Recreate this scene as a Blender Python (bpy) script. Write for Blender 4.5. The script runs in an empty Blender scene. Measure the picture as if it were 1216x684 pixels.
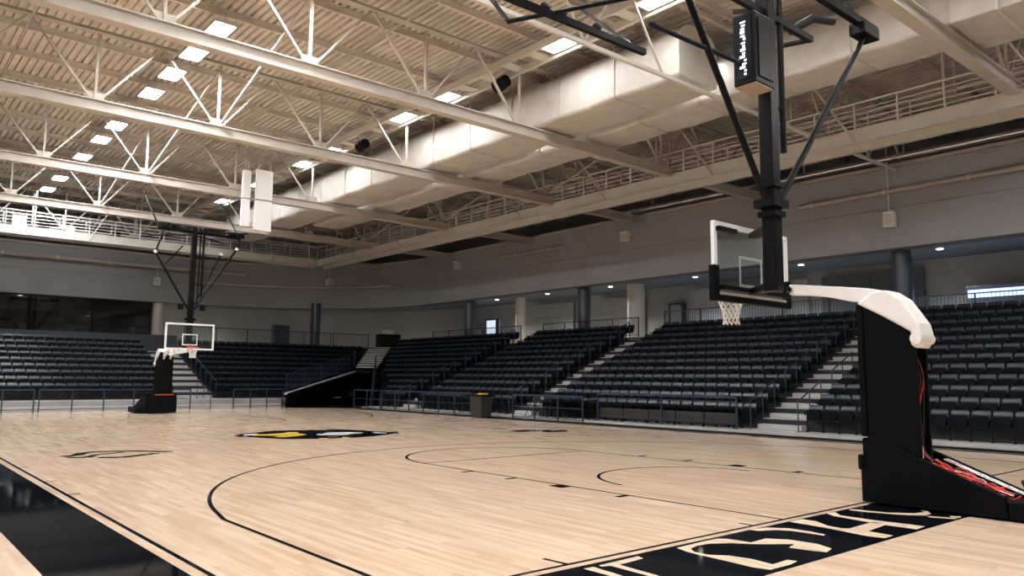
import bpy, bmesh, math, random
from mathutils import Vector, Matrix
from mathutils.geometry import tessellate_polygon
random.seed(7)
PI = math.pi
scene = bpy.context.scene
COL = scene.collection

# ---------------------------------------------------------------- camera
cam_d = bpy.data.cameras.new('camera'); cam_d.sensor_width = 36.0; cam_d.lens = 27.146
cam_d.clip_start = 0.05; cam_d.clip_end = 300
cam = bpy.data.objects.new('camera', cam_d); COL.objects.link(cam)
RM = Matrix(((0.76036, -0.08152, -0.64437), (-0.64946, -0.08407, -0.75573), (0.00744, 0.99312, -0.11686)))
cam.matrix_world = Matrix.Translation((0, 0, 1.65)) @ RM.to_4x4()
scene.camera = cam
# ---------------------------------------------------------------- exposure, world
scene.view_settings.view_transform = 'Standard'; scene.view_settings.look = 'None'
scene.view_settings.gamma = 1.0; scene.view_settings.use_curve_mapping = False
scene.view_settings.exposure = 1.70
world = bpy.data.worlds.new('world'); scene.world = world; world.use_nodes = True
world.node_tree.nodes['Background'].inputs[0].default_value = (0.55, 0.62, 0.75, 1)
world.node_tree.nodes['Background'].inputs[1].default_value = 0.15
LAMP_A = 62.0            # emission of the left row of roof lamps
LAMP_B = 17.0            # emission of the gantry lamps
CONC_W = 55.0           # concourse downlights
scene.cycles.max_bounces = 6; scene.cycles.diffuse_bounces = 4; scene.cycles.glossy_bounces = 3
scene.cycles.transmission_bounces = 4; scene.cycles.transparent_max_bounces = 8
scene.cycles.sample_clamp_indirect = 3.0
scene.cycles.use_denoising = True

# ---------------------------------------------------------------- helpers
WPOS = {}
def tag(o, label=None, cat=None, group=None, kind=None):
    if label: o['label'] = label
    if cat: o['category'] = cat
    if group: o['group'] = group
    if kind: o['kind'] = kind
    return o
def thing(name, label=None, cat=None, loc=(0, 0, 0), group=None, kind=None):
    o = bpy.data.objects.new(name, None); COL.objects.link(o); o.location = loc
    o.empty_display_size = 0.2
    WPOS[o.name] = Vector(loc)
    return tag(o, label, cat, group, kind)
class MB:
    """collects shapes in world coordinates for ONE mesh object"""
    def __init__(s): s.v = []; s.f = []; s.sm = []
    def add(s, vs, fs, smooth=False):
        n = len(s.v); s.v += [Vector(v) for v in vs]
        for f in fs: s.f.append([i + n for i in f]); s.sm.append(smooth)
        return s
    def box(s, a, b):
        x0, y0, z0 = a; x1, y1, z1 = b
        x0, x1 = min(x0, x1), max(x0, x1); y0, y1 = min(y0, y1), max(y0, y1); z0, z1 = min(z0, z1), max(z0, z1)
        return s.add([(x0,y0,z0),(x1,y0,z0),(x1,y1,z0),(x0,y1,z0),(x0,y0,z1),(x1,y0,z1),(x1,y1,z1),(x0,y1,z1)],
                     [(0,3,2,1),(4,5,6,7),(0,1,5,4),(1,2,6,5),(2,3,7,6),(3,0,4,7)])
    def bar(s, p, q, w, h=None, up=(0, 0, 1)):
        """rectangular bar from p to q, w across, h along 'up'"""
        h = h or w; p = Vector(p); q = Vector(q); d = (q - p).normalized(); up = Vector(up)
        if abs(d.dot(up)) > 0.98: up = Vector((0, 1, 0))
        r = d.cross(up).normalized(); u = r.cross(d).normalized(); r = r * w / 2; u = u * h / 2
        vs = [p-r-u, p+r-u, p+r+u, p-r+u, q-r-u, q+r-u, q+r+u, q-r+u]
        return s.add(vs, [(0,1,2,3),(7,6,5,4),(0,4,5,1),(1,5,6,2),(2,6,7,3),(3,7,4,0)])
    def tube(s, pts, r, n=8, caps=True, closed=False):
        pts = [Vector(p) for p in pts]; base = len(s.v); rings = []
        R = r if isinstance(r, (list, tuple)) else [r] * len(pts)
        prev = None
        for i, p in enumerate(pts):
            a = pts[max(i-1, 0)] if not closed else pts[i-1]; b = pts[min(i+1, len(pts)-1)] if not closed else pts[(i+1) % len(pts)]
            d = (b - a).normalized()
            if prev is None:
                up = Vector((0, 0, 1)) if abs(d.z) < 0.9 else Vector((1, 0, 0))
                r_ = d.cross(up).normalized()
            else:
                r_ = (prev - d * prev.dot(d)).normalized()
            prev = r_; u = d.cross(r_)
            rings.append([p + (r_ * math.cos(2*PI*k/n) + u * math.sin(2*PI*k/n)) * R[i] for k in range(n)])
        vs = [v for g in rings for v in g]; fs = []
        m = len(rings)
        for i in range(m if closed else m - 1):
            j = (i + 1) % m
            for k in range(n): fs.append((i*n+k, i*n+(k+1) % n, j*n+(k+1) % n, j*n+k))
        s.add(vs, fs, True)
        if caps and not closed:
            s.add(rings[0], [tuple(range(n))[::-1]]); s.add(rings[-1], [tuple(range(n))])
        return s
    def prism(s, poly, axis, a, b):
        """extrude a 2-D polygon along axis (0,1,2) between a and b; the poly holds the other two coordinates in order"""
        def P(c, t):
            l = list(c); l.insert(axis, t); return l
        n = len(poly); vs = [P(c, a) for c in poly] + [P(c, b) for c in poly]
        tri = tessellate_polygon([[Vector((c[0], c[1], 0)) for c in poly]])
        fs = [(i, (i+1) % n, (i+1) % n + n, i + n) for i in range(n)]
        fs += [tuple(t) for t in tri] + [tuple(i + n for i in t[::-1]) for t in tri]
        return s.add(vs, fs)
    def flat(s, poly, z):
        tri = tessellate_polygon([[Vector((c[0], c[1], 0)) for c in poly]])
        return s.add([(c[0], c[1], z) for c in poly], [tuple(t) for t in tri])
def build(name, mb, mat, parent=None, label=None, cat=None, group=None, kind=None, bevel=0, fix=True):
    off = Vector((0, 0, 0)); q = parent
    while q is not None: off += q.location; q = q.parent
    me = bpy.data.meshes.new(name)
    loc = Vector((0, 0, 0))
    if parent is None and kind != 'structure' and mb.v:          # a one-mesh thing gets its origin at its base
        xs = [v.x for v in mb.v]; ys = [v.y for v in mb.v]; zs = [v.z for v in mb.v]
        loc = Vector(((min(xs)+max(xs))/2, (min(ys)+max(ys))/2, min(zs))); off = loc
    me.from_pydata([v - off for v in mb.v], [], mb.f)
    me.polygons.foreach_set('use_smooth', mb.sm)
    if fix:
        bm = bmesh.new(); bm.from_mesh(me); bmesh.ops.recalc_face_normals(bm, faces=bm.faces); bm.to_mesh(me); bm.free()
    if mat: me.materials.append(mat)
    o = bpy.data.objects.new(name, me); COL.objects.link(o); o.location = loc
    if parent: o.parent = parent
    if bevel:
        m = o.modifiers.new('bevel', 'BEVEL'); m.width = bevel; m.segments = 2; m.limit_method = 'ANGLE'
    return tag(o, label, cat, group, kind)
def dup(o, parent, loc=None):
    c = o.copy(); COL.objects.link(c); c.parent = parent
    if loc is not None: c.location = loc
    return c

# ---------------------------------------------------------------- materials
def mat(name, col, rough=0.5, metal=0.0, spec=0.5, var=0.0, vscale=4.0, bump=0.0, bscale=40.0, coat=0.0):
    m = bpy.data.materials.new(name); m.use_nodes = True; nt = m.node_tree; b = nt.nodes['Principled BSDF']
    b.inputs['Roughness'].default_value = rough; b.inputs['Metallic'].default_value = metal
    b.inputs['Specular IOR Level'].default_value = spec; b.inputs['Coat Weight'].default_value = coat
    b.inputs['Base Color'].default_value = (*col, 1)
    tc = nt.nodes.new('ShaderNodeTexCoord')
    if var > 0:
        n = nt.nodes.new('ShaderNodeTexNoise'); n.inputs['Scale'].default_value = vscale; n.inputs['Detail'].default_value = 5
        r = nt.nodes.new('ShaderNodeValToRGB')
        r.color_ramp.elements[0].position = 0.3; r.color_ramp.elements[1].position = 0.7
        r.color_ramp.elements[0].color = (*[c * (1 - var) for c in col], 1)
        r.color_ramp.elements[1].color = (*[min(1, c * (1 + var)) for c in col], 1)
        nt.links.new(tc.outputs['Object'], n.inputs['Vector']); nt.links.new(n.outputs['Fac'], r.inputs['Fac'])
        nt.links.new(r.outputs['Color'], b.inputs['Base Color'])
    if bump > 0:
        n2 = nt.nodes.new('ShaderNodeTexNoise'); n2.inputs['Scale'].default_value = bscale; n2.inputs['Detail'].default_value = 4
        bp = nt.nodes.new('ShaderNodeBump'); bp.inputs['Strength'].default_value = bump; bp.inputs['Distance'].default_value = 0.02
        nt.links.new(tc.outputs['Object'], n2.inputs['Vector']); nt.links.new(n2.outputs['Fac'], bp.inputs['Height'])
        nt.links.new(bp.outputs['Normal'], b.inputs['Normal'])
    return m
def emis(name, col, s):
    m = bpy.data.materials.new(name); m.use_nodes = True; b = m.node_tree.nodes['Principled BSDF']
    b.inputs['Base Color'].default_value = (*col, 1); b.inputs['Emission Color'].default_value = (*col, 1)
    b.inputs['Emission Strength'].default_value = s
    return m
M = {}
M['deck'] = mat('painted_deck', (0.66, 0.60, 0.53), 0.6, var=0.12, vscale=1.5)
M['steel'] = mat('painted_roof_steel', (0.50, 0.455, 0.395), 0.5, var=0.08, vscale=2)
M['steel_pale'] = mat('pale_painted_steel', (0.66, 0.63, 0.57), 0.45, var=0.06, vscale=2)
M['duct'] = mat('wrapped_duct', (0.56, 0.53, 0.48), 0.55, var=0.09, vscale=2.5, bump=0.5, bscale=5)
M['wall'] = mat('grey_painted_wall', (0.36, 0.37, 0.375), 0.8, var=0.05, vscale=0.6)
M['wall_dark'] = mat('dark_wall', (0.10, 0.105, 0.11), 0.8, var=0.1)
M['wall_warm'] = mat('tan_concourse_wall', (0.36, 0.36, 0.36), 0.75, var=0.06, vscale=0.5)
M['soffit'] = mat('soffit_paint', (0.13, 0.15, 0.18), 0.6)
M['black'] = mat('black_paint', (0.004, 0.004, 0.005), 0.38, spec=0.12)
M['ledge'] = mat('dark_ledge_paint', (0.03, 0.033, 0.04), 0.6)
M['blackpad'] = mat('black_vinyl_padding', (0.0035, 0.004, 0.005), 0.5, spec=0.07, bump=0.05, bscale=90)
M['seat'] = mat('dark_seat_plastic', (0.007, 0.009, 0.015), 0.34, spec=0.22)
M['seattop'] = mat('seat_top_highlight', (0.022, 0.028, 0.042), 0.3, spec=0.45)  # seat plastic in a lighter colour, painting the highlight along the tops
M['seatpan'] = mat('dark_seat_upholstery', (0.003, 0.004, 0.006), 0.6, spec=0.1)
M['seatframe'] = mat('seat_frame_metal', (0.006, 0.008, 0.012), 0.4, spec=0.2)
M['rail'] = mat('blue_black_rail_paint', (0.018, 0.028, 0.055), 0.35, spec=0.6)
M['column'] = mat('blue_grey_column', (0.05, 0.065, 0.09), 0.3, spec=0.7)
M['concrete'] = mat('sealed_concrete', (0.36, 0.35, 0.335), 0.6, var=0.15, vscale=1.2)
M['stair'] = mat('pale_stair_concrete', (0.46, 0.46, 0.45), 0.55, var=0.12, vscale=1.5)
M['tread_dark'] = mat('dark_tier_deck', (0.012, 0.013, 0.016), 0.6, var=0.15)
M['white'] = mat('white_paint', (0.82, 0.82, 0.80), 0.4)
M['whitepad'] = mat('white_padding', (0.80, 0.79, 0.77), 0.5, var=0.05)
M['net'] = mat('white_net_cord', (0.8, 0.78, 0.74), 0.8)
M['orange'] = mat('orange_rim', (0.75, 0.10, 0.03), 0.4)
M['red'] = mat('red_cable', (0.62, 0.035, 0.02), 0.4)
M['chrome'] = mat('chrome', (0.7, 0.7, 0.72), 0.2, metal=1.0)
M['cable'] = mat('black_cable', (0.01, 0.01, 0.012), 0.5)
M['tan'] = mat('tan_underside', (0.34, 0.26, 0.18), 0.6)
M['yellow'] = mat('yellow_plastic', (0.80, 0.50, 0.03), 0.5)
M['bin'] = mat('charcoal_plastic', (0.022, 0.022, 0.021), 0.5)
M['blueglow'] = emis('screen_glow', (0.25, 0.45, 0.8), 1.2)
M['digits'] = emis('white_digits', (0.75, 0.85, 1.0), 0.9)
M['lamp'] = emis('lamp_diffuser', (1.0, 0.97, 0.92), 9.0)
M['lamp_small'] = emis('downlight_lens', (1.0, 0.9, 0.75), 5.0)
M['door_lit'] = emis('lit_opening', (0.6, 0.7, 0.85), 0.35)
# glass
def glass(name, tint, alpha):
    m = bpy.data.materials.new(name); m.use_nodes = True; nt = m.node_tree; nt.nodes.clear()
    out = nt.nodes.new('ShaderNodeOutputMaterial'); mx = nt.nodes.new('ShaderNodeMixShader')
    tr = nt.nodes.new('ShaderNodeBsdfTransparent'); tr.inputs[0].default_value = (*tint, 1)
    gl = nt.nodes.new('ShaderNodeBsdfGlossy'); gl.inputs['Roughness'].default_value = 0.03
    mx.inputs[0].default_value = alpha
    nt.links.new(tr.outputs[0], mx.inputs[1]); nt.links.new(gl.outputs[0], mx.inputs[2]); nt.links.new(mx.outputs[0], out.inputs[0])
    return m
M['glass'] = glass('clear_glass', (0.86, 0.90, 0.92), 0.09)
M['glass_dark'] = glass('tinted_window_glass', (0.35, 0.38, 0.42), 0.06)
# maple court: planks along Y, boards jointed and varied, glossy lacquer
def maple():
    m = bpy.data.materials.new('maple_court'); m.use_nodes = True; nt = m.node_tree; b = nt.nodes['Principled BSDF']
    L = nt.links.new
    tc = nt.nodes.new('ShaderNodeTexCoord'); mp = nt.nodes.new('ShaderNodeMapping'); mp.inputs['Rotation'].default_value = (0, 0, PI/2)
    L(tc.outputs['Object'], mp.inputs['Vector'])
    br = nt.nodes.new('ShaderNodeTexBrick'); br.inputs['Scale'].default_value = 1.0
    br.inputs['Brick Width'].default_value = 1.1; br.inputs['Row Height'].default_value = 0.085
    br.inputs['Mortar Size'].default_value = 0.0006; br.inputs['Mortar Smooth'].default_value = 0.5; br.offset_frequency = 3; br.offset = 0.37
    br.inputs['Color1'].default_value = (0.68, 0.495, 0.35, 1); br.inputs['Color2'].default_value = (0.82, 0.645, 0.48, 1)
    br.inputs['Mortar'].default_value = (0.50, 0.34, 0.22, 1); br.inputs['Bias'].default_value = 0.15
    L(mp.outputs['Vector'], br.inputs['Vector'])
    st = nt.nodes.new('ShaderNodeMapping'); st.inputs['Scale'].default_value = (11, 0.8, 1); L(tc.outputs['Object'], st.inputs['Vector'])
    n = nt.nodes.new('ShaderNodeTexNoise'); n.inputs['Scale'].default_value = 1.0; n.inputs['Detail'].default_value = 3; L(st.outputs['Vector'], n.inputs['Vector'])
    cr = nt.nodes.new('ShaderNodeValToRGB'); cr.color_ramp.elements[0].position = 0.32; cr.color_ramp.elements[0].color = (0.86, 0.80, 0.74, 1)
    cr.color_ramp.elements[1].position = 0.62; cr.color_ramp.elements[1].color = (1, 1, 1, 1); L(n.outputs['Fac'], cr.inputs['Fac'])
    mx = nt.nodes.new('ShaderNodeMix'); mx.data_type = 'RGBA'; mx.blend_type = 'MULTIPLY'; mx.inputs[0].default_value = 0.85
    L(br.outputs['Color'], mx.inputs[6]); L(cr.outputs['Color'], mx.inputs[7]); L(mx.outputs[2], b.inputs['Base Color'])
    n3 = nt.nodes.new('ShaderNodeTexNoise'); n3.inputs['Scale'].default_value = 1.3; L(tc.outputs['Object'], n3.inputs['Vector'])
    mr = nt.nodes.new('ShaderNodeMapRange'); mr.inputs[3].default_value = 0.09; mr.inputs[4].default_value = 0.17; L(n3.outputs['Fac'], mr.inputs[0]); L(mr.outputs[0], b.inputs['Roughness'])
    b.inputs['Specular IOR Level'].default_value = 0.34
    return m
M['maple'] = maple()
def paint(name, col, rough, spec=0.5):
    m = bpy.data.materials.new(name); m.use_nodes = True; nt = m.node_tree; b = nt.nodes['Principled BSDF']; L = nt.links.new
    tc = nt.nodes.new('ShaderNodeTexCoord'); st = nt.nodes.new('ShaderNodeMapping'); st.inputs['Scale'].default_value = (17, 0.9, 1)
    L(tc.outputs['Object'], st.inputs['Vector'])
    n = nt.nodes.new('ShaderNodeTexNoise'); n.inputs['Scale'].default_value = 1.5; n.inputs['Detail'].default_value = 5; L(st.outputs['Vector'], n.inputs['Vector'])
    cr = nt.nodes.new('ShaderNodeMapRange'); cr.inputs[1].default_value = 0.3; cr.inputs[2].default_value = 0.7
    cr.inputs[3].default_value = rough * 0.8; cr.inputs[4].default_value = rough * 1.25
    L(n.outputs['Fac'], cr.inputs[0]); L(cr.outputs[0], b.inputs['Roughness'])
    b.inputs['Base Color'].default_value = (*col, 1); b.inputs['Specular IOR Level'].default_value = spec
    return m
M['court_black'] = paint('black_court_paint', (0.003, 0.004, 0.006), 0.05, 0.045)
M['court_cream'] = paint('bare_maple_lettering', (0.76, 0.58, 0.42), 0.3)
M['court_yellow'] = paint('yellow_court_paint', (0.72, 0.50, 0.03), 0.3)
M['court_white'] = paint('white_court_paint', (0.72, 0.74, 0.78), 0.3)
M['court_red'] = paint('red_court_paint', (0.35, 0.05, 0.02), 0.3)

# ---------------------------------------------------------------- setting: floor and its painted markings
floor = build('floor', MB().box((-10, -13, -0.12), (37, 62, 0)), M['maple'], kind='structure')
Z1 = 0.0015
def mark(name, polys, m, z=Z1, label=None):
    mb = MB()
    for p in polys: mb.flat(p, z)
    return build(name, mb, m, floor, label=label, fix=False)
def strip(pts, w, closed=False):
    out = []; n = len(pts)
    for i in range(n - 1 if not closed else n):
        a = Vector((*pts[i], 0)); b = Vector((*pts[(i+1) % n], 0)); d = (b - a).normalized(); r = Vector((d.y, -d.x, 0)) * w / 2
        a = a - d * 0.002; b = b + d * 0.002
        out.append([(a+r)[:2], (b+r)[:2], (b-r)[:2], (a-r)[:2]])
    return out
def arc(cx, cy, r, a0, a1, n=64):
    return [(cx + r*math.cos(math.radians(a0+(a1-a0)*i/n)), cy + r*math.sin(math.radians(a0+(a1-a0)*i/n))) for i in range(n+1)]
YB, XL, XR, YH = 5.14, 2.47, 21.0, 21.1
YF = 2 * YH - YB
mark('baseline', [[(XL, YB-.05), (20.6, YB-.05), (20.6, YB), (XL, YB)]], M['court_black'])
mark('baseline', [[(XL, YF), (20.6, YF), (20.6, YF+.05), (XL, YF+.05)]], M['court_black'])
mark('sideline', [[(XL-.05, YB-.05), (XL, YB-.05), (XL, YF), (XL-.05, YF)]], M['court_black'])
mark('sideline', [[(20.55, YB), (20.8, YB), (20.8, 13.2), (20.55, 13.2)], [(20.55, 14.4), (20.8, 14.4), (20.8, YF), (20.55, YF)]], M['court_black'])
mark('halfway_line', strip([(XL, YH), (20.6, YH)], .035), M['court_black'])
mark('end_border', [[(1.36, 3.78), (12.4, 3.78), (12.4, YB-.14), (2.31, YB-.14), (2.31, 38.9), (1.36, 38.9)]], M['court_black'], label='wide black painted border band')
for s in (0, 1):
    F = (lambda p: p) if s == 0 else (lambda p: (p[0], 2*YH - p[1]))
    mir = lambda P: [[F(c) for c in p] for p in P]
    mark('lane_line', mir(strip([(8.66, YB), (8.68, 12.8)], .05) + strip([(13.25, YB), (13.12, 12.8)], .05) + strip([(8.68, 12.8), (13.12, 12.8)], .05)), M['court_black'])
    mark('free_throw_arc', mir(strip(arc(10.9, 12.8, 2.2, 0, 180), .06)), M['court_black'])
    mark('restricted_arc', mir(strip(arc(11.08, 8.1, 1.68, 3, 172, 40), .055)), M['court_black'])
    tp = [(3.45, YB), (3.46, 9.2)] + arc(11.05, 8.3, 7.62, 172, 6, 90)[1:] + [(18.75, 9.0), (18.8, YB)]
    mark('three_point_line', mir(strip(tp, .055)), M['court_black'])
    for i, (yy, hh) in enumerate(((8.83, .30), (7.55, .12), (10.0, .1), (11.2, .1))):
        mark('lane_block', mir([[(8.42, yy-hh/2), (8.66, yy-hh/2), (8.66, yy+hh/2), (8.42, yy+hh/2)]]), M['court_black'])
        mark('lane_block', mir([[(13.2, yy-hh/2), (13.48, yy-hh/2), (13.48, yy+hh/2), (13.2, yy+hh/2)]]), M['court_black'])
    mark('hash_mark', mir([[(XL, y-.03), (XL+.15, y-.03), (XL+.15, y+.03), (XL, y+.03)] for y in (12.41, 14.07, 16.51)]
         + [[(5.02, YB), (5.07, YB), (5.05, YB+.28), (5.0, YB+.28)], [(8.0, YB), (8.05, YB), (8.05, YB+.16), (8.0, YB+.16)]]), M['court_black'])
mark('halfway_ring', strip(arc(10.6, YH, 2.3, 0, 360, 60), .02), M['court_black'])
GLY=[
[(6.366,4.925),(6.778,4.947),(7.051,4.944),(7.148,4.867),(7.179,4.611),(7.476,4.627),(7.622,4.445),(7.650,4.139),(7.550,3.942),(7.354,3.892),(7.318,3.977),(7.256,4.235),(7.462,4.289),(7.226,4.458),(7.122,4.558),(6.971,4.731),(6.783,4.845),(6.609,4.860),(6.447,4.819),(6.357,4.710),(6.362,4.547),(6.484,4.404),(6.530,4.184),(6.493,3.953),(6.765,3.967),(6.786,3.877),(6.608,3.847),(6.288,3.858),(6.251,4.008),(6.273,4.294),(6.282,4.588),(6.302,4.754)],
[(7.772,5.015),(8.034,4.949),(8.190,4.772),(8.211,4.522),(8.176,4.336),(8.110,4.318),(8.075,4.671),(7.980,4.809),(7.781,4.903)],
[(8.571,4.981),(8.849,4.980),(8.852,4.797),(8.699,4.592),(8.669,4.394),(8.760,4.314),(8.703,3.846),(8.496,3.843),(8.454,4.015),(8.549,4.531)],
[(9.488,5.002),(9.652,4.977),(9.481,4.820),(9.475,4.407),(9.520,4.088),(9.545,3.852),(9.276,3.835),(9.268,4.232),(9.321,4.585),(9.365,4.849)],
[(8.751,4.341),(9.358,4.361),(9.262,4.182),(8.713,4.128)],
[(10.023,4.980),(10.085,4.864),(10.158,4.544),(10.373,4.312),(10.574,4.258),(10.708,4.379),(10.681,4.267),(10.495,4.153),(10.304,4.152),(10.120,4.358),(9.977,4.724),(9.953,4.927)],
[(10.286,4.129),(10.445,3.822),(10.332,3.828),(10.224,4.056)],
[(10.536,3.958),(10.600,3.846),(10.497,3.818),(10.429,3.895)],
[(5.037,4.913),(5.155,4.906),(5.119,4.538),(5.091,4.320),(5.006,4.389),(5.031,4.608)],
[(5.233,4.912),(5.382,4.915),(5.784,4.931),(5.754,4.840),(5.392,4.811),(5.362,4.343),(5.341,4.119),(5.248,4.194),(5.288,4.402),(5.302,4.829),(5.218,4.871)],
]
SIDE=[
[(3.574,18.316),(3.727,18.581),(3.795,18.298),(3.916,18.743),(4.048,19.019),(4.273,18.856),(4.679,18.981),(5.027,18.730),(4.828,18.143),(4.541,18.229),(4.605,18.490),(4.834,18.514),(4.214,18.588),(4.029,18.723),(3.882,18.321),(3.675,17.905),(3.602,18.042)],
[(3.982,18.104),(4.044,17.915),(4.396,17.461),(4.385,17.247),(4.044,17.362),(3.933,17.688)],
[(5.005,18.648),(5.251,18.535),(5.317,18.196),(5.170,17.681),(5.094,17.888),(5.162,18.213),(5.000,18.457)],
[(4.545,17.549),(4.913,17.718),(4.852,17.411),(4.574,17.331)],
[(5.365,18.322),(5.532,18.332),(5.475,18.178)],
[(5.230,17.851),(5.361,17.756),(5.314,17.636)],
]
LOGO=[
('b',[(8.458,21.923),(8.787,22.394),(9.443,22.830),(10.216,23.248),(11.178,22.928),(12.132,22.624),(12.545,21.511),(12.753,20.732),(13.111,20.805),(12.790,20.245),(12.234,19.885),(11.445,19.454),(10.741,19.351),(9.779,19.518),(9.044,19.908),(8.718,20.568),(8.506,21.356),(8.377,21.445)]),
('w',[(8.712,22.092),(9.299,22.479),(9.227,22.092),(8.804,21.685),(8.609,21.616)]),
('y',[(8.790,21.969),(9.159,22.139),(9.902,22.216),(10.306,22.708),(10.538,22.394),(10.356,21.906),(10.385,21.012),(9.805,20.456),(9.256,20.193),(9.013,20.489),(9.393,20.874),(9.067,21.300),(8.761,21.579)]),
('w',[(10.490,21.226),(11.197,21.790),(11.690,21.611),(12.143,20.992),(11.762,20.500),(11.005,20.166),(10.374,20.533),(10.342,20.832)]),
('y',[(9.894,19.749),(10.174,19.618),(10.024,19.409),(9.810,19.496)]),
('y',[(10.608,19.768),(10.865,19.656),(10.676,19.396),(10.489,19.462)]),
('r',[(10.355,20.142),(10.711,19.962),(10.524,19.695),(10.239,19.829)]),
('w',[(12.280,21.054),(12.517,20.431),(12.360,20.090),(12.069,20.437)]),
]
SIDE2=[
[(16.070,19.008),(16.476,19.115),(17.209,19.213),(17.168,18.843),(17.646,18.719),(17.352,18.330),(17.862,18.474),(17.894,18.158),(17.499,17.758),(16.789,17.963),(16.780,18.339),(16.145,18.492)],
]

for g in GLY: mark('floor_lettering', [g], M['court_cream'], z=0.003, label='large outlined wood-coloured letter stroke on black border')
SIDE = strip([(3.45, 18.2), (3.75, 18.35), (3.98, 18.85), (4.3, 18.93), (4.75, 18.8), (5.1, 18.55), (5.4, 18.15), (5.6, 18.1)], .24) + strip([(3.5, 17.95), (3.8, 17.75), (4.05, 18.1)], .2) + strip([(4.0, 17.6), (4.35, 17.35), (4.7, 17.55), (5.0, 17.75), (5.2, 17.85)], .24) + strip([(4.0, 18.25), (4.35, 18.35), (4.7, 18.5)], .15)
for g in SIDE: mark('sideline_logo', [g], M['court_black'], z=0.002, label='black outlined emblem stroke on maple')
for g in SIDE2: mark('sideline_logo', [g], M['court_black'], z=0.002, label='black outlined emblem on maple by far sideline')
k = 0
for c, g in LOGO:
    k += 1
    cx_ = sum(p[0] for p in g)/len(g); cy_ = sum(p[1] for p in g)/len(g)
    if c != 'b': g = [(cx_+(p[0]-cx_)*.9, cy_+(p[1]-cy_)*.72) for p in g]
    mark('centre_logo', [g], {'b': M['court_black'], 'w': M['court_white'], 'y': M['court_yellow'], 'r': M['court_red']}[c], z=0.002 + 0.0006*k,
         label={'b': 'pointed black ground of the centre crest', 'w': 'white patch of the centre crest', 'y': 'yellow patch of the centre crest', 'r': 'red fleck of the centre crest'}[c])

mark('centre_logo', strip([(8.9, 21.6), (9.8, 21.3), (10.5, 21.05), (11.4, 20.75), (12.2, 20.5)], .07) + strip([(9.1, 21.95), (9.9, 21.75), (10.3, 21.5)], .06) + strip([(10.6, 21.0), (10.9, 21.35), (11.5, 21.3)], .06) + strip([(9.2, 20.9), (9.9, 20.75)], .05) + strip([(11.3, 20.5), (11.8, 20.9), (12.1, 20.85)], .06), M['court_black'], z=.0085, label='black feather outlines of the centre crest')
# ---------------------------------------------------------------- setting: upper walls, concourse, roof deck
ZS, ZT, ZD, ZC = 6.78, 9.95, 12.55, 3.85      # soffit, fascia top, roof deck, concourse floor
path = [(30.3, -12.5), (30.3, 10), (30.3, 28), (30.3, 44.8)] + arc(18.6, 44.8, 11.7, 0, 90, 26)[1:] + [(6, 56.5), (-9.6, 56.5)]
def wallstrip(mb, pts, z0, z1, th, side=1):
    n = len(pts); nor = []
    for i in range(n):
        a = Vector((*pts[max(i-1, 0)], 0)); b = Vector((*pts[min(i+1, n-1)], 0)); d = (b-a).normalized(); nor.append(Vector((d.y, -d.x, 0)) * side)
    out = [Vector((*pts[i], 0)) + nor[i] * th for i in range(n)]
    vs = []
    for i in range(n):
        p = pts[i]; q = out[i]
        vs += [(p[0], p[1], z0), (q.x, q.y, z0), (q.x, q.y, z1), (p[0], p[1], z1)]
    fs = []
    for i in range(n-1):
        a = 4*i; b = a + 4
        fs += [(a, b, b+3, a+3), (a+1, a+2, b+2, b+1), (a, a+1, b+1, b), (a+3, b+3, b+2, a+2)]
    fs += [(0, 3, 2, 1), (4*n-4, 4*n-3, 4*n-2, 4*n-1)]
    mb.add(vs, fs); return out
mb = MB(); wallstrip(mb, path, ZS, ZT, .35)
build('wall_upper', mb, M['wall'], kind='structure')
# seams of the fascia panels, raised trims
for k_, z_ in enumerate((8.35,)):
    mb = MB(); wallstrip(mb, path, z_, z_+.012, -.012); build('trim_%d' % (k_+1), mb, M['wall_dark'], kind='structure')
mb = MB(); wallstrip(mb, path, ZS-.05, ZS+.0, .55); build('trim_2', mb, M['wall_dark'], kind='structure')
mb = MB(); wallstrip(mb, [(p[0], p[1]) for p in path], ZT, ZT+.12, -.12); build('trim_3', mb, M['steel'], kind='structure')
# soffit slab and the concourse floor behind it
def ring(z0, z1, d0, d1, m, name):
    mb = MB(); n = len(path); nor = []
    for i in range(n):
        a = Vector((*path[max(i-1, 0)], 0)); b = Vector((*path[min(i+1, n-1)], 0)); d = (b-a).normalized(); nor.append(Vector((d.y, -d.x, 0)))
    P0 = [(Vector((*path[i], 0)) + nor[i]*d0) for i in range(n)]; wallstrip(mb, [(p.x, p.y) for p in P0], z0, z1, d1-d0)
    return build(name, mb, m, kind='structure')
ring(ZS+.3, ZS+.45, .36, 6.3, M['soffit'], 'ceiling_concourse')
ring(ZC-.25, ZC, .75, 6.0, M['concrete'], 'floor_concourse')
ring(0.0, ZT+3.5, 6.0, 6.3, M['wall_warm'], 'wall_outer')
build('wall_left', MB().box((-10, -12.8, 0), (-9.6, 62.5, 13)), M['wall'], kind='structure')
build('wall_rear', MB().box((-10, -13.2, 0), (37, -12.8, 13)), M['wall'], kind='structure')
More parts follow.
